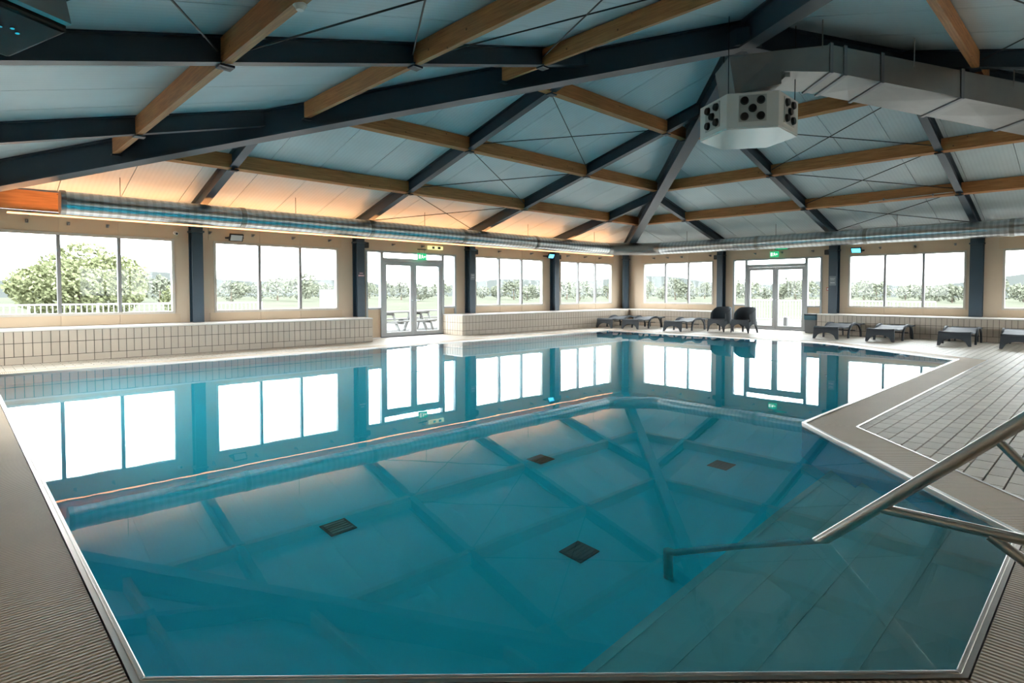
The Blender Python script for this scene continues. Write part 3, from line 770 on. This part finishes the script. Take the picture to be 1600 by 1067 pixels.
# ------------------------------------------------------------------ loungers
def make_lounger(name):
    """resin sun lounger, foot end towards +x, local origin at its middle on the floor"""
    t = thing(name, (0, 0, 0), 'x', 'sun lounger')
    Wd = 0.66
    # lying surface: profile along x
    prof = [(0.95, 0.31), (0.90, 0.345), (0.78, 0.345), (0.55, 0.315), (0.25, 0.315), (0.0, 0.36), (-0.20, 0.395), (-0.45, 0.375), (-0.70, 0.37), (-0.88, 0.385), (-0.95, 0.375)]
    top = []; 
    m_ = MB()
    ny = 6
    def rows(dz): return [[(x, -Wd/2+Wd*j/ny, z+dz-0.012*math.sin(PI*j/ny)) for j in range(ny+1)] for x, z in prof]
    up_, lo = rows(0), rows(-0.035)
    loop = []
    for r, q in zip(up_, lo): loop.append(r+q[::-1])
    m_.grid(loop, close=True)
    b = len(m_.v); n_ = len(loop[0])
    m_.f.append(tuple(range(n_))); m_.f.append(tuple((len(loop)-1)*n_+i for i in range(n_-1, -1, -1)))
    m_.build('lying_surface', 'graphite', t, smooth=True, local=True)
    # arched apron with two legs, at the foot end and as rear arch on each side
    def arch_y(x, z_top, name_):
        m2 = MB(); nseg = 12; rws = []
        for j in range(nseg+1):
            y = -Wd/2+Wd*j/nseg; u = abs(2*j/nseg-1)
            zb = 0.0 if u > 0.80 else 0.155*math.sqrt(max(0, 1-(u/0.80)**2))+0.02
            zb = max(0.0, zb); sp = 0.03*(1 if u < 0.8 else 1.4)
            flare = 0.05*(1-(zb/z_top))
            rws.append([(x+flare, y*(1.0+0.05*(1-zb/z_top)), zb), (x, y, z_top), (x-0.035, y, z_top), (x+flare-0.035, y*(1.0+0.05*(1-zb/z_top)), zb)])
        m2.grid(rws, close=True); m2.f.append((0, 1, 2, 3)); e_ = nseg*4; m2.f.append((e_+3, e_+2, e_+1, e_))
        m2.build(name_, 'graphite', t, smooth=True, local=True)
    arch_y(0.93, 0.33, 'foot_apron')
    for s_ in (-1, 1):
        y = s_*(Wd/2+0.012)
        pts = []
        for k in range(15):
            a = PI*k/14; x = -0.18+0.48*math.cos(a); z = 0.43*math.sin(a)**0.8 if math.sin(a) > 0 else 0
            pts.append((x, z))
        m2 = MB(); rws = []
        for k, (x, z) in enumerate(pts):
            a = PI*k/14; wv = 0.055-0.015*math.sin(a)
            nx, nz = math.cos(a), math.sin(a)
            xi, zi = x-nx*wv, max(0.0, z-nz*wv)
            rws.append([(x, y-0.022, z), (x, y+0.022, z), (xi, y+0.022, zi), (xi, y-0.022, zi)])
        m2.grid(rws, close=True); m2.f.append((0, 1, 2, 3)); e_ = 14*4; m2.f.append((e_+3, e_+2, e_+1, e_))
        m2.build('side_arch', 'graphite', t, smooth=True, local=True)
        MB().tube([(-0.80, s_*0.24, 0.345), (-0.86, s_*0.25, 0.0)], [0.024, 0.02], 8).build('leg', 'graphite', t, smooth=True, local=True)
    MB().tube([(-0.2, -Wd/2-0.02, 0.20), (-0.2, Wd/2+0.02, 0.20)], 0.014, 8).build('cross_bar', 'graphite', t, smooth=True, local=True)
    return t
lounger = make_lounger('sun_lounger')
LG = [((1.98, 9.22), -4, 'low grey lounger standing nearest the bin on the right deck', 'sun loungers on the right deck'),
      ((1.99, 10.55), -2, 'second grey lounger from the bin on the right deck', 'sun loungers on the right deck'),
      ((2.04, 12.13), 1, 'grey lounger in front of the column near the right edge', 'sun loungers on the right deck'),
      ((2.12, 13.33), 3, 'grey lounger cut off by the right edge of the photo', 'sun loungers on the right deck'),
      ((2.42, 1.58), 4, 'leftmost grey lounger, nearest the far corner column', 'sun loungers in the far corner'),
      ((2.28, 2.62), 4, 'middle one of the three grey loungers in the far corner', 'sun loungers in the far corner'),
      ((2.28, 4.38), 2, 'grey lounger just left of the two tub chairs', 'sun loungers in the far corner')]
for i, ((x, y), rz, lab, grp) in enumerate(LG):
    o = lounger if i == 0 else copy_tree(lounger)
    o.location = (x, y, 0); o.rotation_euler = (0, 0, math.radians(rz)); o['label'] = lab; o['group'] = grp

# ------------------------------------------------------------------ tub chairs (facing +x)
def make_tub(name):
    t = thing(name, (0, 0, 0), 'x', 'chair')
    nA = 24; th = 0.045
    def plan(a, r):   # a from -1..1 round the back; open to +x
        ang = PI-a*math.radians(118)
        return (r*0.98*math.cos(ang)+0.02, r*math.sin(ang))
    rws = []
    for k in range(nA+1):
        a = 2*k/nA-1; u = abs(a)
        zt = 0.82-0.02*u if u < 0.45 else 0.81-0.20*((u-0.45)/0.55)**1.3
        zb = 0.27
        # arches between the four legs
        ox, oy = plan(a, 0.335); ix, iy = plan(a, 0.335-th); fx, fy = plan(a, 0.355)
        rws.append([(fx, fy, zb), (ox, oy, zt-0.02), ((ox+ix)/2, (oy+iy)/2, zt), (ix, iy, zt-0.02), (ix, iy, 0.36), (ix, iy, zb)])
    m_ = MB().grid(rws, close=True); m_.f.append((0, 1, 2, 3, 4, 5)); e_ = nA*6; m_.f.append(tuple(e_+i for i in range(5, -1, -1)))
    m_.build('shell', 'graphite', t, smooth=True, local=True)
    seat = [plan(2*k/16-1, 0.315) for k in range(17)]+[(0.30, -0.24), (0.32, -0.12), (0.325, 0), (0.32, 0.12), (0.30, 0.24)]
    seat = [plan(2*k/16-1, 0.315) for k in range(17)]
    ps = seat+[(0.30, 0.27*(1 if seat[-1][1] > 0 else -1)), (0.32, 0.0), (0.30, -0.27*(1 if seat[-1][1] > 0 else -1))]
    MB().prism(ps, 0.38, 0.42).build('seat', 'graphite', t, local=True)
    # front apron with an arch
    m2 = MB(); rw = []
    for j in range(13):
        y = -0.31+0.62*j/12; u = abs(2*j/12-1); zb = 0.0 if u > 0.84 else 0.12+0.16*math.sqrt(1-(u/0.84)**2)
        rw.append([(0.325, y, zb), (0.305, y, 0.42), (0.265, y, 0.42), (0.285, y, zb)])
    m2.grid(rw, close=True); m2.f.append((0, 1, 2, 3)); m2.f.append((51, 50, 49, 48))
    m2.build('front_apron', 'graphite', t, smooth=True, local=True)
    for s_ in (-1, 1):
        MB().tube([(-0.22, s_*0.22, 0.30), (-0.28, s_*0.27, 0.0)], [0.045, 0.026], 10).build('leg', 'graphite', t, smooth=True, local=True)
        m3 = MB(); rw = []
        for j in range(13):
            x = -0.24+0.54*j/12; u = abs(2*j/12-1); zb = 0.0 if (u > 0.86 and j > 6) else (0.24 if u > 0.86 else 0.14+0.13*math.sqrt(1-(u/0.86)**2))
            yy = s_*(0.335-0.06*max(0, (0.05-x)/0.3)); rw.append([(x, yy, zb), (x, yy-s_*0.005, 0.36), (x, yy-s_*0.035, 0.36), (x, yy-s_*0.03, zb)])
        m3.grid(rw, close=True); m3.f.append((0, 1, 2, 3)); m3.f.append((51, 50, 49, 48))
        m3.build('side_apron', 'graphite', t, smooth=True, local=True)
    return t
tub = make_tub('tub_chair')
tub2 = copy_tree(tub)
for o, x, y, rz, lab in ((tub, 2.10, 5.57, -8, 'grey tub chair next to the far loungers, left of the pair'), (tub2, 2.10, 6.40, -8, 'grey tub chair in front of the right glass door, right of the pair')):
    o.location = (x, y, 0); o.rotation_euler = (0, 0, math.radians(rz)); o['label'] = lab; o['group'] = 'tub chairs by the right door'

# ------------------------------------------------------------------ waste bin
bn = thing('waste_bin', (0.62, 7.95, 0), 'grey waste bin with a blue liner bag beside the tiled bench', 'bin')
bevel(MB().hexa([(0.46, 7.78, 0), (0.78, 7.78, 0), (0.78, 8.12, 0), (0.46, 8.12, 0), (0.44, 7.76, 0.46), (0.80, 7.76, 0.46), (0.80, 8.14, 0.46), (0.44, 8.14, 0.46)]).build('body', 'bin', bn), 0.015)
bevel(MB().hexa([(0.435, 7.755, 0.40), (0.805, 7.755, 0.40), (0.805, 8.145, 0.40), (0.435, 8.145, 0.40), (0.425, 7.745, 0.57), (0.815, 7.745, 0.57), (0.815, 8.155, 0.57), (0.425, 8.155, 0.57)]).build('liner_bag', 'bag', bn), 0.03, 2)
bevel(MB().box(0.43, 0.81, 7.75, 8.15, 0.565, 0.61).build('lid_rim', 'black', bn), 0.015)

# ------------------------------------------------------------------ fittings on the walls
def floodlight(side, s, z, lensmat, label, tilt=0.5):
    x, y = W(side, s, 0.26); t = thing('floodlight', (x, y, z), label, 'floodlight')
    rz = {'left': 0, 'right': -PI/2}[side]
    t.rotation_euler = (0, 0, rz)
    def rp(p):
        yy, zz = p[1], p[2]; return (p[0], yy*math.cos(tilt)+zz*math.sin(tilt), -yy*math.sin(tilt)+zz*math.cos(tilt))
    def rb(x0, x1, y0, y1, z0, z1):
        m_ = MB().box(x0, x1, y0, y1, z0, z1); m_.v = [rp(p) for p in m_.v]; return m_
    bevel(rb(-0.15, 0.15, -0.03, 0.02, -0.09, 0.09).build('housing', 'black', t, local=True), 0.01)
    rb(-0.125, 0.125, 0.0201, 0.026, -0.068, 0.068).build('lens', lensmat, t, local=True)
    m_ = MB().box(-0.165, -0.152, -0.23, 0.0, -0.012, 0.012).box(0.152, 0.165, -0.23, 0.0, -0.012, 0.012).box(-0.165, 0.165, -0.245, -0.23, -0.02, 0.02)
    m_.build('bracket', 'black', t, local=True)
    return t
floodlight('left', 15.27, 2.56, 'lens', 'unlit floodlight above the second window from the left')
floodlight('left', 4.72, 2.60, 'blue_led', 'blue-lit floodlight on the left wall near the far corner')
floodlight('right', 9.11, 2.60, 'blue_led', 'blue-lit floodlight above the window beside the bin')

def exit_sign(side, s, d, z, label, wd=0.30, ht=0.20):
    x, y = W(side, s, d); t = thing('exit_sign', (x, y, z), label, 'exit sign', 'green exit signs')
    t.rotation_euler = (0, 0, {'left': PI, 'right': PI/2}[side])   # local -y faces the hall
    bevel(MB().box(-wd/2, wd/2, -0.02, 0.02, -ht/2, ht/2).build('sign_box', 'exit_green', t, local=True), 0.006)
    g_ = MB(); f = -0.0215
    def rc(x0, x1, z0, z1): g_.box(x0, x1, f, -0.0201, z0, z1)
    rc(-0.125, -0.055, -0.06, 0.06)                         # doorway
    rc(0.075, 0.125, -0.012, 0.012)                         # arrow shaft
    g_.hexa([(0.045, f, 0.0), (0.085, f, -0.035), (0.085, -0.0201, -0.035), (0.045, -0.0201, 0.0), (0.046, f, 0.001), (0.085, f, 0.035), (0.085, -0.0201, 0.035), (0.046, -0.0201, 0.001)])
    g_.prism([(0, 0)]*0 or [(-0.012, f), (0.012, f), (0.012, -0.0201), (-0.012, -0.0201)], 0.038, 0.06)   # head
    def limb(p, q, wv=0.009):
        p, q = Vector((p[0], 0, p[1])), Vector((q[0], 0, q[1])); dv = (q-p).normalized(); n_ = Vector((-dv.z, 0, dv.x))*wv
        a = [p-n_, p+n_, q+n_, q-n_]; g_.hexa([(v.x, f, v.z) for v in a]+[(v.x, -0.0201, v.z) for v in a])
    limb((0.0, 0.035), (0.012, -0.008), 0.013); limb((0.0, 0.028), (-0.032, 0.012)); limb((0.0, 0.03), (0.032, 0.008))
    limb((0.012, -0.006), (-0.018, -0.028)); limb((-0.018, -0.028), (-0.022, -0.058)); limb((0.012, -0.006), (0.034, -0.03)); limb((0.034, -0.03), (0.05, -0.05))
    g_.build('running_figure_symbol', 'exit_white', t, local=True)
    MB().tube([(-0.09, 0, ht/2), (-0.09, 0, ht/2+0.10)], 0.004, 6).tube([(0.09, 0, ht/2), (0.09, 0, ht/2+0.10)], 0.004, 6).build('suspension', 'rod', t, local=True)
    MB().box(-wd/2, wd/2, -0.012, 0.012, ht/2+0.10, ht/2+0.125).build('mount', 'black', t, local=True)
    return t
exit_sign('left', 10.16, 0.20, 2.34, 'green running-figure exit sign above the left double door')
exit_sign('right', 6.51, 0.20, 2.59, 'green running-figure exit sign above the right glass door')
t = thing('emergency_light', (9.57, 0.05, 2.64), 'pale yellow emergency sign light on the wall right of the left exit sign', 'emergency light')
bevel(MB().box(9.30, 9.84, 0.012, 0.07, 2.585, 2.695).build('housing', 'yellow_sign', t), 0.01)
MB().box(9.40, 9.50, 0.07, 0.074, 2.605, 2.675).build('dark_symbol', 'black', t)
MB().box(9.62, 9.70, 0.07, 0.074, 2.605, 2.675).build('dark_symbol', 'black', t)
t = thing('emergency_light', (0.05, 6.70, 2.775), 'dim green emergency light above the right exit sign', 'emergency light')
bevel(MB().box(0.012, 0.07, 6.45, 6.95, 2.745, 2.805).build('housing', 'bin', t), 0.008)
MB().box(0.07, 0.074, 6.5, 6.9, 2.757, 2.793).build('diffuser', 'exit_green', t)

# column notices: two short lines of small lettering, too blurred in the photo to read
def notice(side, s, d, z, wd, ht, plate, ink, label, rows):
    x, y = W(side, s, d); t = thing('column_notice', (x, y, z), label, 'sign')
    q = MB(); sbox(q, side, s-wd/2, s+wd/2, d, d+0.006, z-ht/2, z+ht/2); q.build('plate', plate, t)
    q = MB(); random.seed(int(s*100))
    for (z_, x0, x1, h_) in rows:
        c = x0
        while c < x1-0.004:
            l_ = random.choice((0.010, 0.013, 0.016)); sbox(q, side, s+c, s+min(c+l_, x1), d+0.006, d+0.0075, z+z_-h_/2, z+z_+h_/2); c += l_+0.005
    q.build('lettering', ink, t)['kind'] = 'stuff'
notice('left', 12.15, 0.281, 1.77, 0.20, 0.15, 'sign_dark', 'sign_pink', 'small dark sign with two pink lines on the column by the left door', [(0.035, -0.05, 0.05, 0.022), (-0.03, -0.085, 0.085, 0.032)])
notice('left', 8.32, 0.281, 1.78, 0.16, 0.20, 'sign_grey', 'sign_pale', 'small grey notice on the column right of the left door', [(0.05, -0.055, 0.055, 0.02), (-0.02, -0.06, 0.06, 0.02)])
notice('right', 8.44, 0.281, 1.66, 0.20, 0.30, 'sign_grey', 'sign_pale', 'grey notice on the column above the bin', [(0.07, -0.07, 0.07, 0.022), (0.03, -0.06, 0.06, 0.015), (-0.06, -0.065, 0.065, 0.03)])
t = thing('call_point', (0.03, 8.22, 1.40), 'small red fire call point on the wall left of the bin column', 'call point')
bevel(MB().box(0.0, 0.045, 8.17, 8.27, 1.35, 1.45).build('housing', 'red', t), 0.008)
MB().box(0.045, 0.048, 8.19, 8.25, 1.37, 1.43).build('push_plate', 'white_enamel', t)

# cable brackets above the windows, one every metre or so
brk = [('left', s) for s in (18.91, 18.29, 17.66, 15.76, 14.83, 13.87, 12.92, 11.03, 10.04, 7.01, 5.51, 3.6, 2.6, 1.7)]+[('right', s) for s in (1.52, 2.16, 2.79, 4.02, 5.76, 6.71, 7.73, 9.72, 10.65, 11.63, 13.3)]
bme = MB().box(-0.025, 0.025, 0.011, 0.02, -0.035, 0.035).mesh('wall_plate', 'galv_dark')
bm2 = MB().hexa([(-0.012, 0.02, -0.03), (0.012, 0.02, -0.03), (0.012, 0.17, 0.0), (-0.012, 0.17, 0.0), (-0.012, 0.02, 0.02), (0.012, 0.02, 0.02), (0.012, 0.17, 0.02), (-0.012, 0.17, 0.02)]).mesh('arm', 'galv_dark')
for i, (side, s) in enumerate(brk):
    x, y = W(side, s, 0.0)
    kth = [q[1] for q in brk if q[0] == side].index(s); ORD = 'first second third fourth fifth sixth seventh eighth ninth tenth eleventh twelfth thirteenth fourteenth'.split()
    t = thing('wall_bracket', (x, y, 2.655), '%s steel bracket arm from the left above the windows of the %s wall' % (ORD[kth], side), 'bracket', 'bracket arms on the %s wall' % side)
    t.rotation_euler = (0, 0, 0 if side == 'left' else -PI/2)
    inst('wall_plate', bme, t, (0, 0, 0)); inst('arm', bm2, t, (0, 0, 0))
# dome camera by the first column
t = thing('security_camera', (16.45, 0.07, 2.60), 'small white camera on the wall left of the first column', 'camera')
MB().tube([(16.45, 0.011, 2.60), (16.45, 0.05, 2.60)], 0.04, 14).build('base', 'white_enamel', t, smooth=True)
MB().tube([(16.45, 0.05, 2.60), (16.45, 0.16, 2.575)], [0.03, 0.034], 14).build('barrel', 'white_enamel', t, smooth=True)
MB().tube([(16.45, 0.16, 2.575), (16.45, 0.166, 2.574)], 0.024, 12).build('lens', 'black', t, smooth=True)

# black loudspeaker hung near the camera under the roof, top left
sp = thing('loudspeaker', (19.62, 9.9, 3.05), 'black loudspeaker hanging from the roof in the top left corner', 'loudspeaker')
def sp_pt(u, v, h_):  # u along the cabinet, v across, h up; tipped towards the pool
    e1 = Vector((-0.52, 0.82, 0.24)).normalized(); e2 = Vector((0.85, 0.53, 0.0)).normalized(); e3 = e2.cross(e1).normalized()
    if e3.z < 0: e3 = -e3
    return tuple(Vector((19.66, 9.86, 2.97))+e1*u+e2*v+e3*h_)
def spb(u0, u1, v0, v1, h0, h1, ch=0.0):
    return MB().hexa([sp_pt(u0, v0, h0), sp_pt(u1-ch, v0, h0), sp_pt(u1-ch, v1, h0), sp_pt(u0, v1, h0), sp_pt(u0, v0, h1), sp_pt(u1, v0, h1), sp_pt(u1, v1, h1), sp_pt(u0, v1, h1)])
bevel(spb(-0.30, 0.27, -0.17, 0.30, 0.0, 0.22, 0.05).build('cabinet', 'black_gloss', sp), 0.02, 2)
spb(0.245, 0.285, -0.15, 0.28, 0.03, 0.20).build('end_plate', 'galv_flat', sp)
MB().tube([sp_pt(-0.05, 0.05, 0.22), (sp_pt(-0.05, 0.05, 0.22)[0], sp_pt(-0.05, 0.05, 0.22)[1], zs(0.85)+RD)], 0.018, 8).build('bracket', 'black', sp)
for u_, v_ in ((0.02, 0.0), (0.05, 0.05), (0.02, 0.10)):
    a = Vector(sp_pt(u_, v_, 0.0)); b_ = Vector(sp_pt(u_, v_, -0.01)); MB().tube([a, b_], 0.012, 10).build('screw', 'chrome', sp, smooth=True)

# ------------------------------------------------------------------ outside: trees, railings, tables
def leaf_cloud(mb, blobs, n_, size, seed):
    rg = random.Random(seed)
    tot = sum(b[3]*b[4]*b[5] for b in blobs)
    for (cx, cy, cz, rx, ry_, rz_) in blobs:
        for _ in range(max(8, int(n_*rx*ry_*rz_/tot))):
            while True:
                p = Vector((rg.uniform(-1, 1), rg.uniform(-1, 1), rg.uniform(-1, 1)))
                if 0.15 < p.length < 1: break
            p = p.normalized()*p.length**0.5
            c = Vector((cx+p.x*rx, cy+p.y*ry_, cz+p.z*rz_)); s_ = size*rg.uniform(0.6, 1.4)
            u = Vector((rg.gauss(0, 1), rg.gauss(0, 1), rg.gauss(0, 1))).normalized(); v = u.orthogonal().normalized()
            w_ = u.cross(v); b = len(mb.v)
            mb.v += [tuple(c-v*s_), tuple(c+w_*s_*0.55), tuple(c+v*s_), tuple(c-w_*s_*0.55)]; mb.f.append((b, b+1, b+2, b+3))
def tree_meshes(seed, rx, h, n_, size, m_):
    rg = random.Random(seed); mb = MB()
    bl = []
    for k in range(9):
        a = rg.uniform(0, 2*PI); r = rx*0.55*math.sqrt(rg.random()); f = rg.uniform(0.45, 0.8)
        bl.append((r*math.cos(a), r*math.sin(a), h*f*(1-0.25*r/rx), rx*rg.uniform(0.35, 0.5), rx*rg.uniform(0.35, 0.5), h*rg.uniform(0.16, 0.26)))
    bl.append((0, 0, h*0.42, rx*0.85, rx*0.85, h*0.36))
    leaf_cloud(mb, bl, n_, size, seed)
    crown = mb.mesh('crown', m_, recalc=False)
    tr = MB().tube([(0, 0, 0), (0.02*h, 0, h*0.3), (0, 0.02*h, h*0.75)], [0.035*h, 0.026*h, 0.008*h], 7).mesh('trunk', 'bark')
    return crown, tr
def tree(meshes, x, y, z, label, rz=0, sc=1.0, grp=None):
    t = thing('tree', (x, y, z), label, 'tree', grp, rz=rz); t.scale = (sc, sc, sc)
    inst('crown', meshes[0], t, (0, 0, 0)); inst('trunk', meshes[1], t, (0, 0, 0)); return t
big = tree_meshes(3, 3.1, 3.9, 14000, 0.10, 'leaf')
tree(big, 15.6, -20.0, -0.22, 'big pale green leafy tree outside the far left window')
sm = tree_meshes(5, 1.5, 2.4, 1200, 0.11, 'leaf')
tree(sm, 10.3, -24.0, -0.22, 'small round tree outside the second window on the left', 0.6)
rb_ = tree_meshes(8, 1.5, 3.1, 1500, 0.11, 'leaf')
tree(rb_, -9.5, 16.6, -0.22, 'leafy tree outside the window cut off by the right edge', 0.3)
far = [tree_meshes(20+k, 2.3+k*0.15, 3.4+0.45*k, 800, 0.22, 'leaf_far') for k in range(4)]
rg = random.Random(11)
kinds = ['broad', 'rounded', 'loose', 'tall']
ORDN = 'first second third fourth fifth sixth seventh eighth ninth tenth eleventh twelfth thirteenth fourteenth fifteenth sixteenth'.split()
seen = {}
def through(x, y):
    # which opening of the two far walls the line from the camera to (x, y) crosses
    tl = CAM.y/(CAM.y-y) if y < 0 else 9; tr_ = CAM.x/(CAM.x-x) if x < 0 else 9
    side, s_ = ('left', CAM.x+(x-CAM.x)*tl) if tl < tr_ else ('right', CAM.y+(y-CAM.y)*tr_)
    if side == 'left' and tl > 1 or side == 'right' and tr_ > 1: return None
    nm = {'left': ['the far left window', 'the second window on the left', 'the window right of the left door', 'the left-wall window nearest the corner'],
          'right': ['the window above the far loungers', 'the window beside the bin', 'the window at the right edge']}[side]
    for k_, (a_, b2) in enumerate(WIN[side][:len(nm)]):
        if a_-0.1 < s_ < b2+0.1: return nm[k_]
    if DOOR[side][0] < s_ < DOOR[side][1]: return 'the %s double door' % side
    return None
for i in range(66):
    a = math.radians(176+(268-176)*(i+rg.uniform(-0.15, 0.15))/65)
    r = (92, 104, 116, 128)[i % 4]+rg.uniform(-2, 2); k = rg.randrange(4)
    x, y = 14+r*math.cos(a), 10+r*math.sin(a)
    wv = through(x, y)
    if wv is None: continue
    seen[wv] = seen.get(wv, 0)+1
    tree(far[k], x, y, -0.22, '%s %s far tree seen through %s' % (ORDN[seen[wv]-1], kinds[k], wv), rg.uniform(0, 6), rg.uniform(0.85, 1.1), 'far tree line')
hl = MB(); rws = []
for i in range(61):
    a = math.radians(165+125*i/60); hgt = 4.6+1.2*math.sin(i*0.31)+1.0*math.sin(i*0.83+1)
    rws.append([(11+r*math.cos(a), 8+r*math.sin(a), z) for r, z in ((190, -0.3), (225, hgt*1.2), (270, -0.3))])
hl.grid(rws); hl = hl.build('hills', 'hill', smooth=True); tag(hl, 'low hazy hills on the horizon behind the trees', 'hills', kind='structure')

def railing(p0, p1, z0, z1, label, step=0.14):
    p0, p1 = Vector(p0), Vector(p1); ln = (p1-p0).length; e = (p1-p0)/ln; ang = math.atan2(e.y, e.x)
    t = thing('terrace_railing', (*((p0+p1)/2), z0), label, 'railing', rz=ang); h_ = z1-z0
    bar = MB().box(-0.011, 0.011, -0.011, 0.011, 0.08, h_-0.03).mesh('baluster', 'fence_white')
    post = MB().box(-0.03, 0.03, -0.03, 0.03, 0.0, h_+0.02).mesh('post', 'fence_white')
    MB().box(-ln/2, ln/2, -0.03, 0.03, h_-0.03, h_+0.015).build('top_rail', 'fence_white', t, local=True)
    MB().box(-ln/2, ln/2, -0.018, 0.018, 0.06, 0.10).build('bottom_rail', 'fence_white', t, local=True)
    n_ = int(ln/step)
    for i in range(n_+1):
        x = -ln/2+ln*i/n_
        inst('post' if i % 12 == 0 else 'baluster', post if i % 12 == 0 else bar, t, (x, 0, 0))
railing((11.5, -8.8), (20.4, -8.8), -0.12, 0.90, 'white baluster railing outside the far left window')
railing((-8.8, 1.2), (-8.8, 9.5), -0.12, 0.90, 'white baluster railing outside the right glass door')

def picnic(x, y, rz, label):
    t = thing('picnic_table', (x, y, -0.12), label, 'table', 'picnic tables outside the left door', rz=rz)
    for k in range(5):
        MB().box(-0.9, 0.9, -0.36+k*0.146, -0.36+k*0.146+0.135, 0.70, 0.74).build('table_board', 'table_wood', t, local=True)
    for s_ in (-1, 1):
        for k in range(2):
            y0 = s_*0.72-0.13+k*0.135; MB().box(-0.9, 0.9, y0, y0+0.125, 0.41, 0.445).build('bench_board', 'table_wood', t, local=True)
        MB().box(s_*0.62-0.03, s_*0.62+0.03, -0.85, 0.85, 0.34, 0.41).build('bench_beam', 'table_wood', t, local=True)
        MB().box(s_*0.62-0.03, s_*0.62+0.03, -0.33, 0.33, 0.62, 0.70).build('top_beam', 'table_wood', t, local=True)
        for q in (-1, 1):
            MB().hexa([(s_*0.62-0.05, q*0.62-0.05, 0), (s_*0.62-0.01, q*0.62-0.05, 0), (s_*0.62-0.01, q*0.62+0.05, 0), (s_*0.62-0.05, q*0.62+0.05, 0),
                       (s_*0.62-0.05, q*0.26-0.05, 0.70), (s_*0.62-0.01, q*0.26-0.05, 0.70), (s_*0.62-0.01, q*0.26+0.05, 0.70), (s_*0.62-0.05, q*0.26+0.05, 0.70)]).build('leg', 'table_wood', t, local=True)
picnic(8.9, -3.0, 0.15, 'weathered picnic table outside the left leaf of the left double door')
picnic(6.9, -3.6, -0.1, 'weathered picnic table outside the right leaf of the left double door')
t = thing('terrace_bollard', (-0.85, 6.5, -0.12), 'grey round bollard outside the right glass door', 'bollard')
MB().tube([(-0.85, 6.5, -0.12), (-0.85, 6.5, 0.40)], 0.085, 18).build('post', 'bin', t, smooth=True)
MB().tube([(-0.85, 6.5, 0.40), (-0.85, 6.5, 0.44)], [0.092, 0.06], 18).build('cap', 'galv_flat', t, smooth=True)
t = thing('terrace_cabinet', (10.1, -6.0, -0.12), 'white box cabinet outside the second window on the left', 'cabinet')
bevel(MB().box(9.86, 10.34, -6.25, -5.75, -0.12, 1.38).build('body', 'fence_white', t), 0.02)
MB().box(9.90, 10.30, -5.75, -5.735, 0.0, 1.30).build('door', 'fence_white', t)

# small fittings under the purlins
t = thing('smoke_detector', (17.93, 10.15, zs(2.57)-0.06), 'round white detector under the timber purlin at the top left', 'smoke detector')
MB().tube([(17.93, 10.15, zs(2.57)-0.004), (17.93, 10.15, zs(2.57)-0.02)], 0.055, 20).build('base', 'white_enamel', t, smooth=True)
MB().tube([(17.93, 10.15, zs(2.57)-0.02), (17.93, 10.15, zs(2.57)-0.055)], [0.048, 0.030], 20).build('sensor_head', 'white_enamel', t, smooth=True)
t = thing('cable_conduit', (2.60, 11.0, zs(2.68)), 'thin pale conduit along the lowest timber purlin on the right', 'conduit')
MB().tube([(2.755, 10.15, zs(2.68)+0.02), (2.755, 12.02, zs(2.68)+0.06)], 0.014, 8).build('tube', 'win_frame', t, smooth=True)
for y in (10.5, 11.6):
    MB().box(2.735, 2.772, y-0.015, y+0.015, zs(2.68)+0.008, zs(2.68)+0.072).build('clip', 'galv_dark', t)
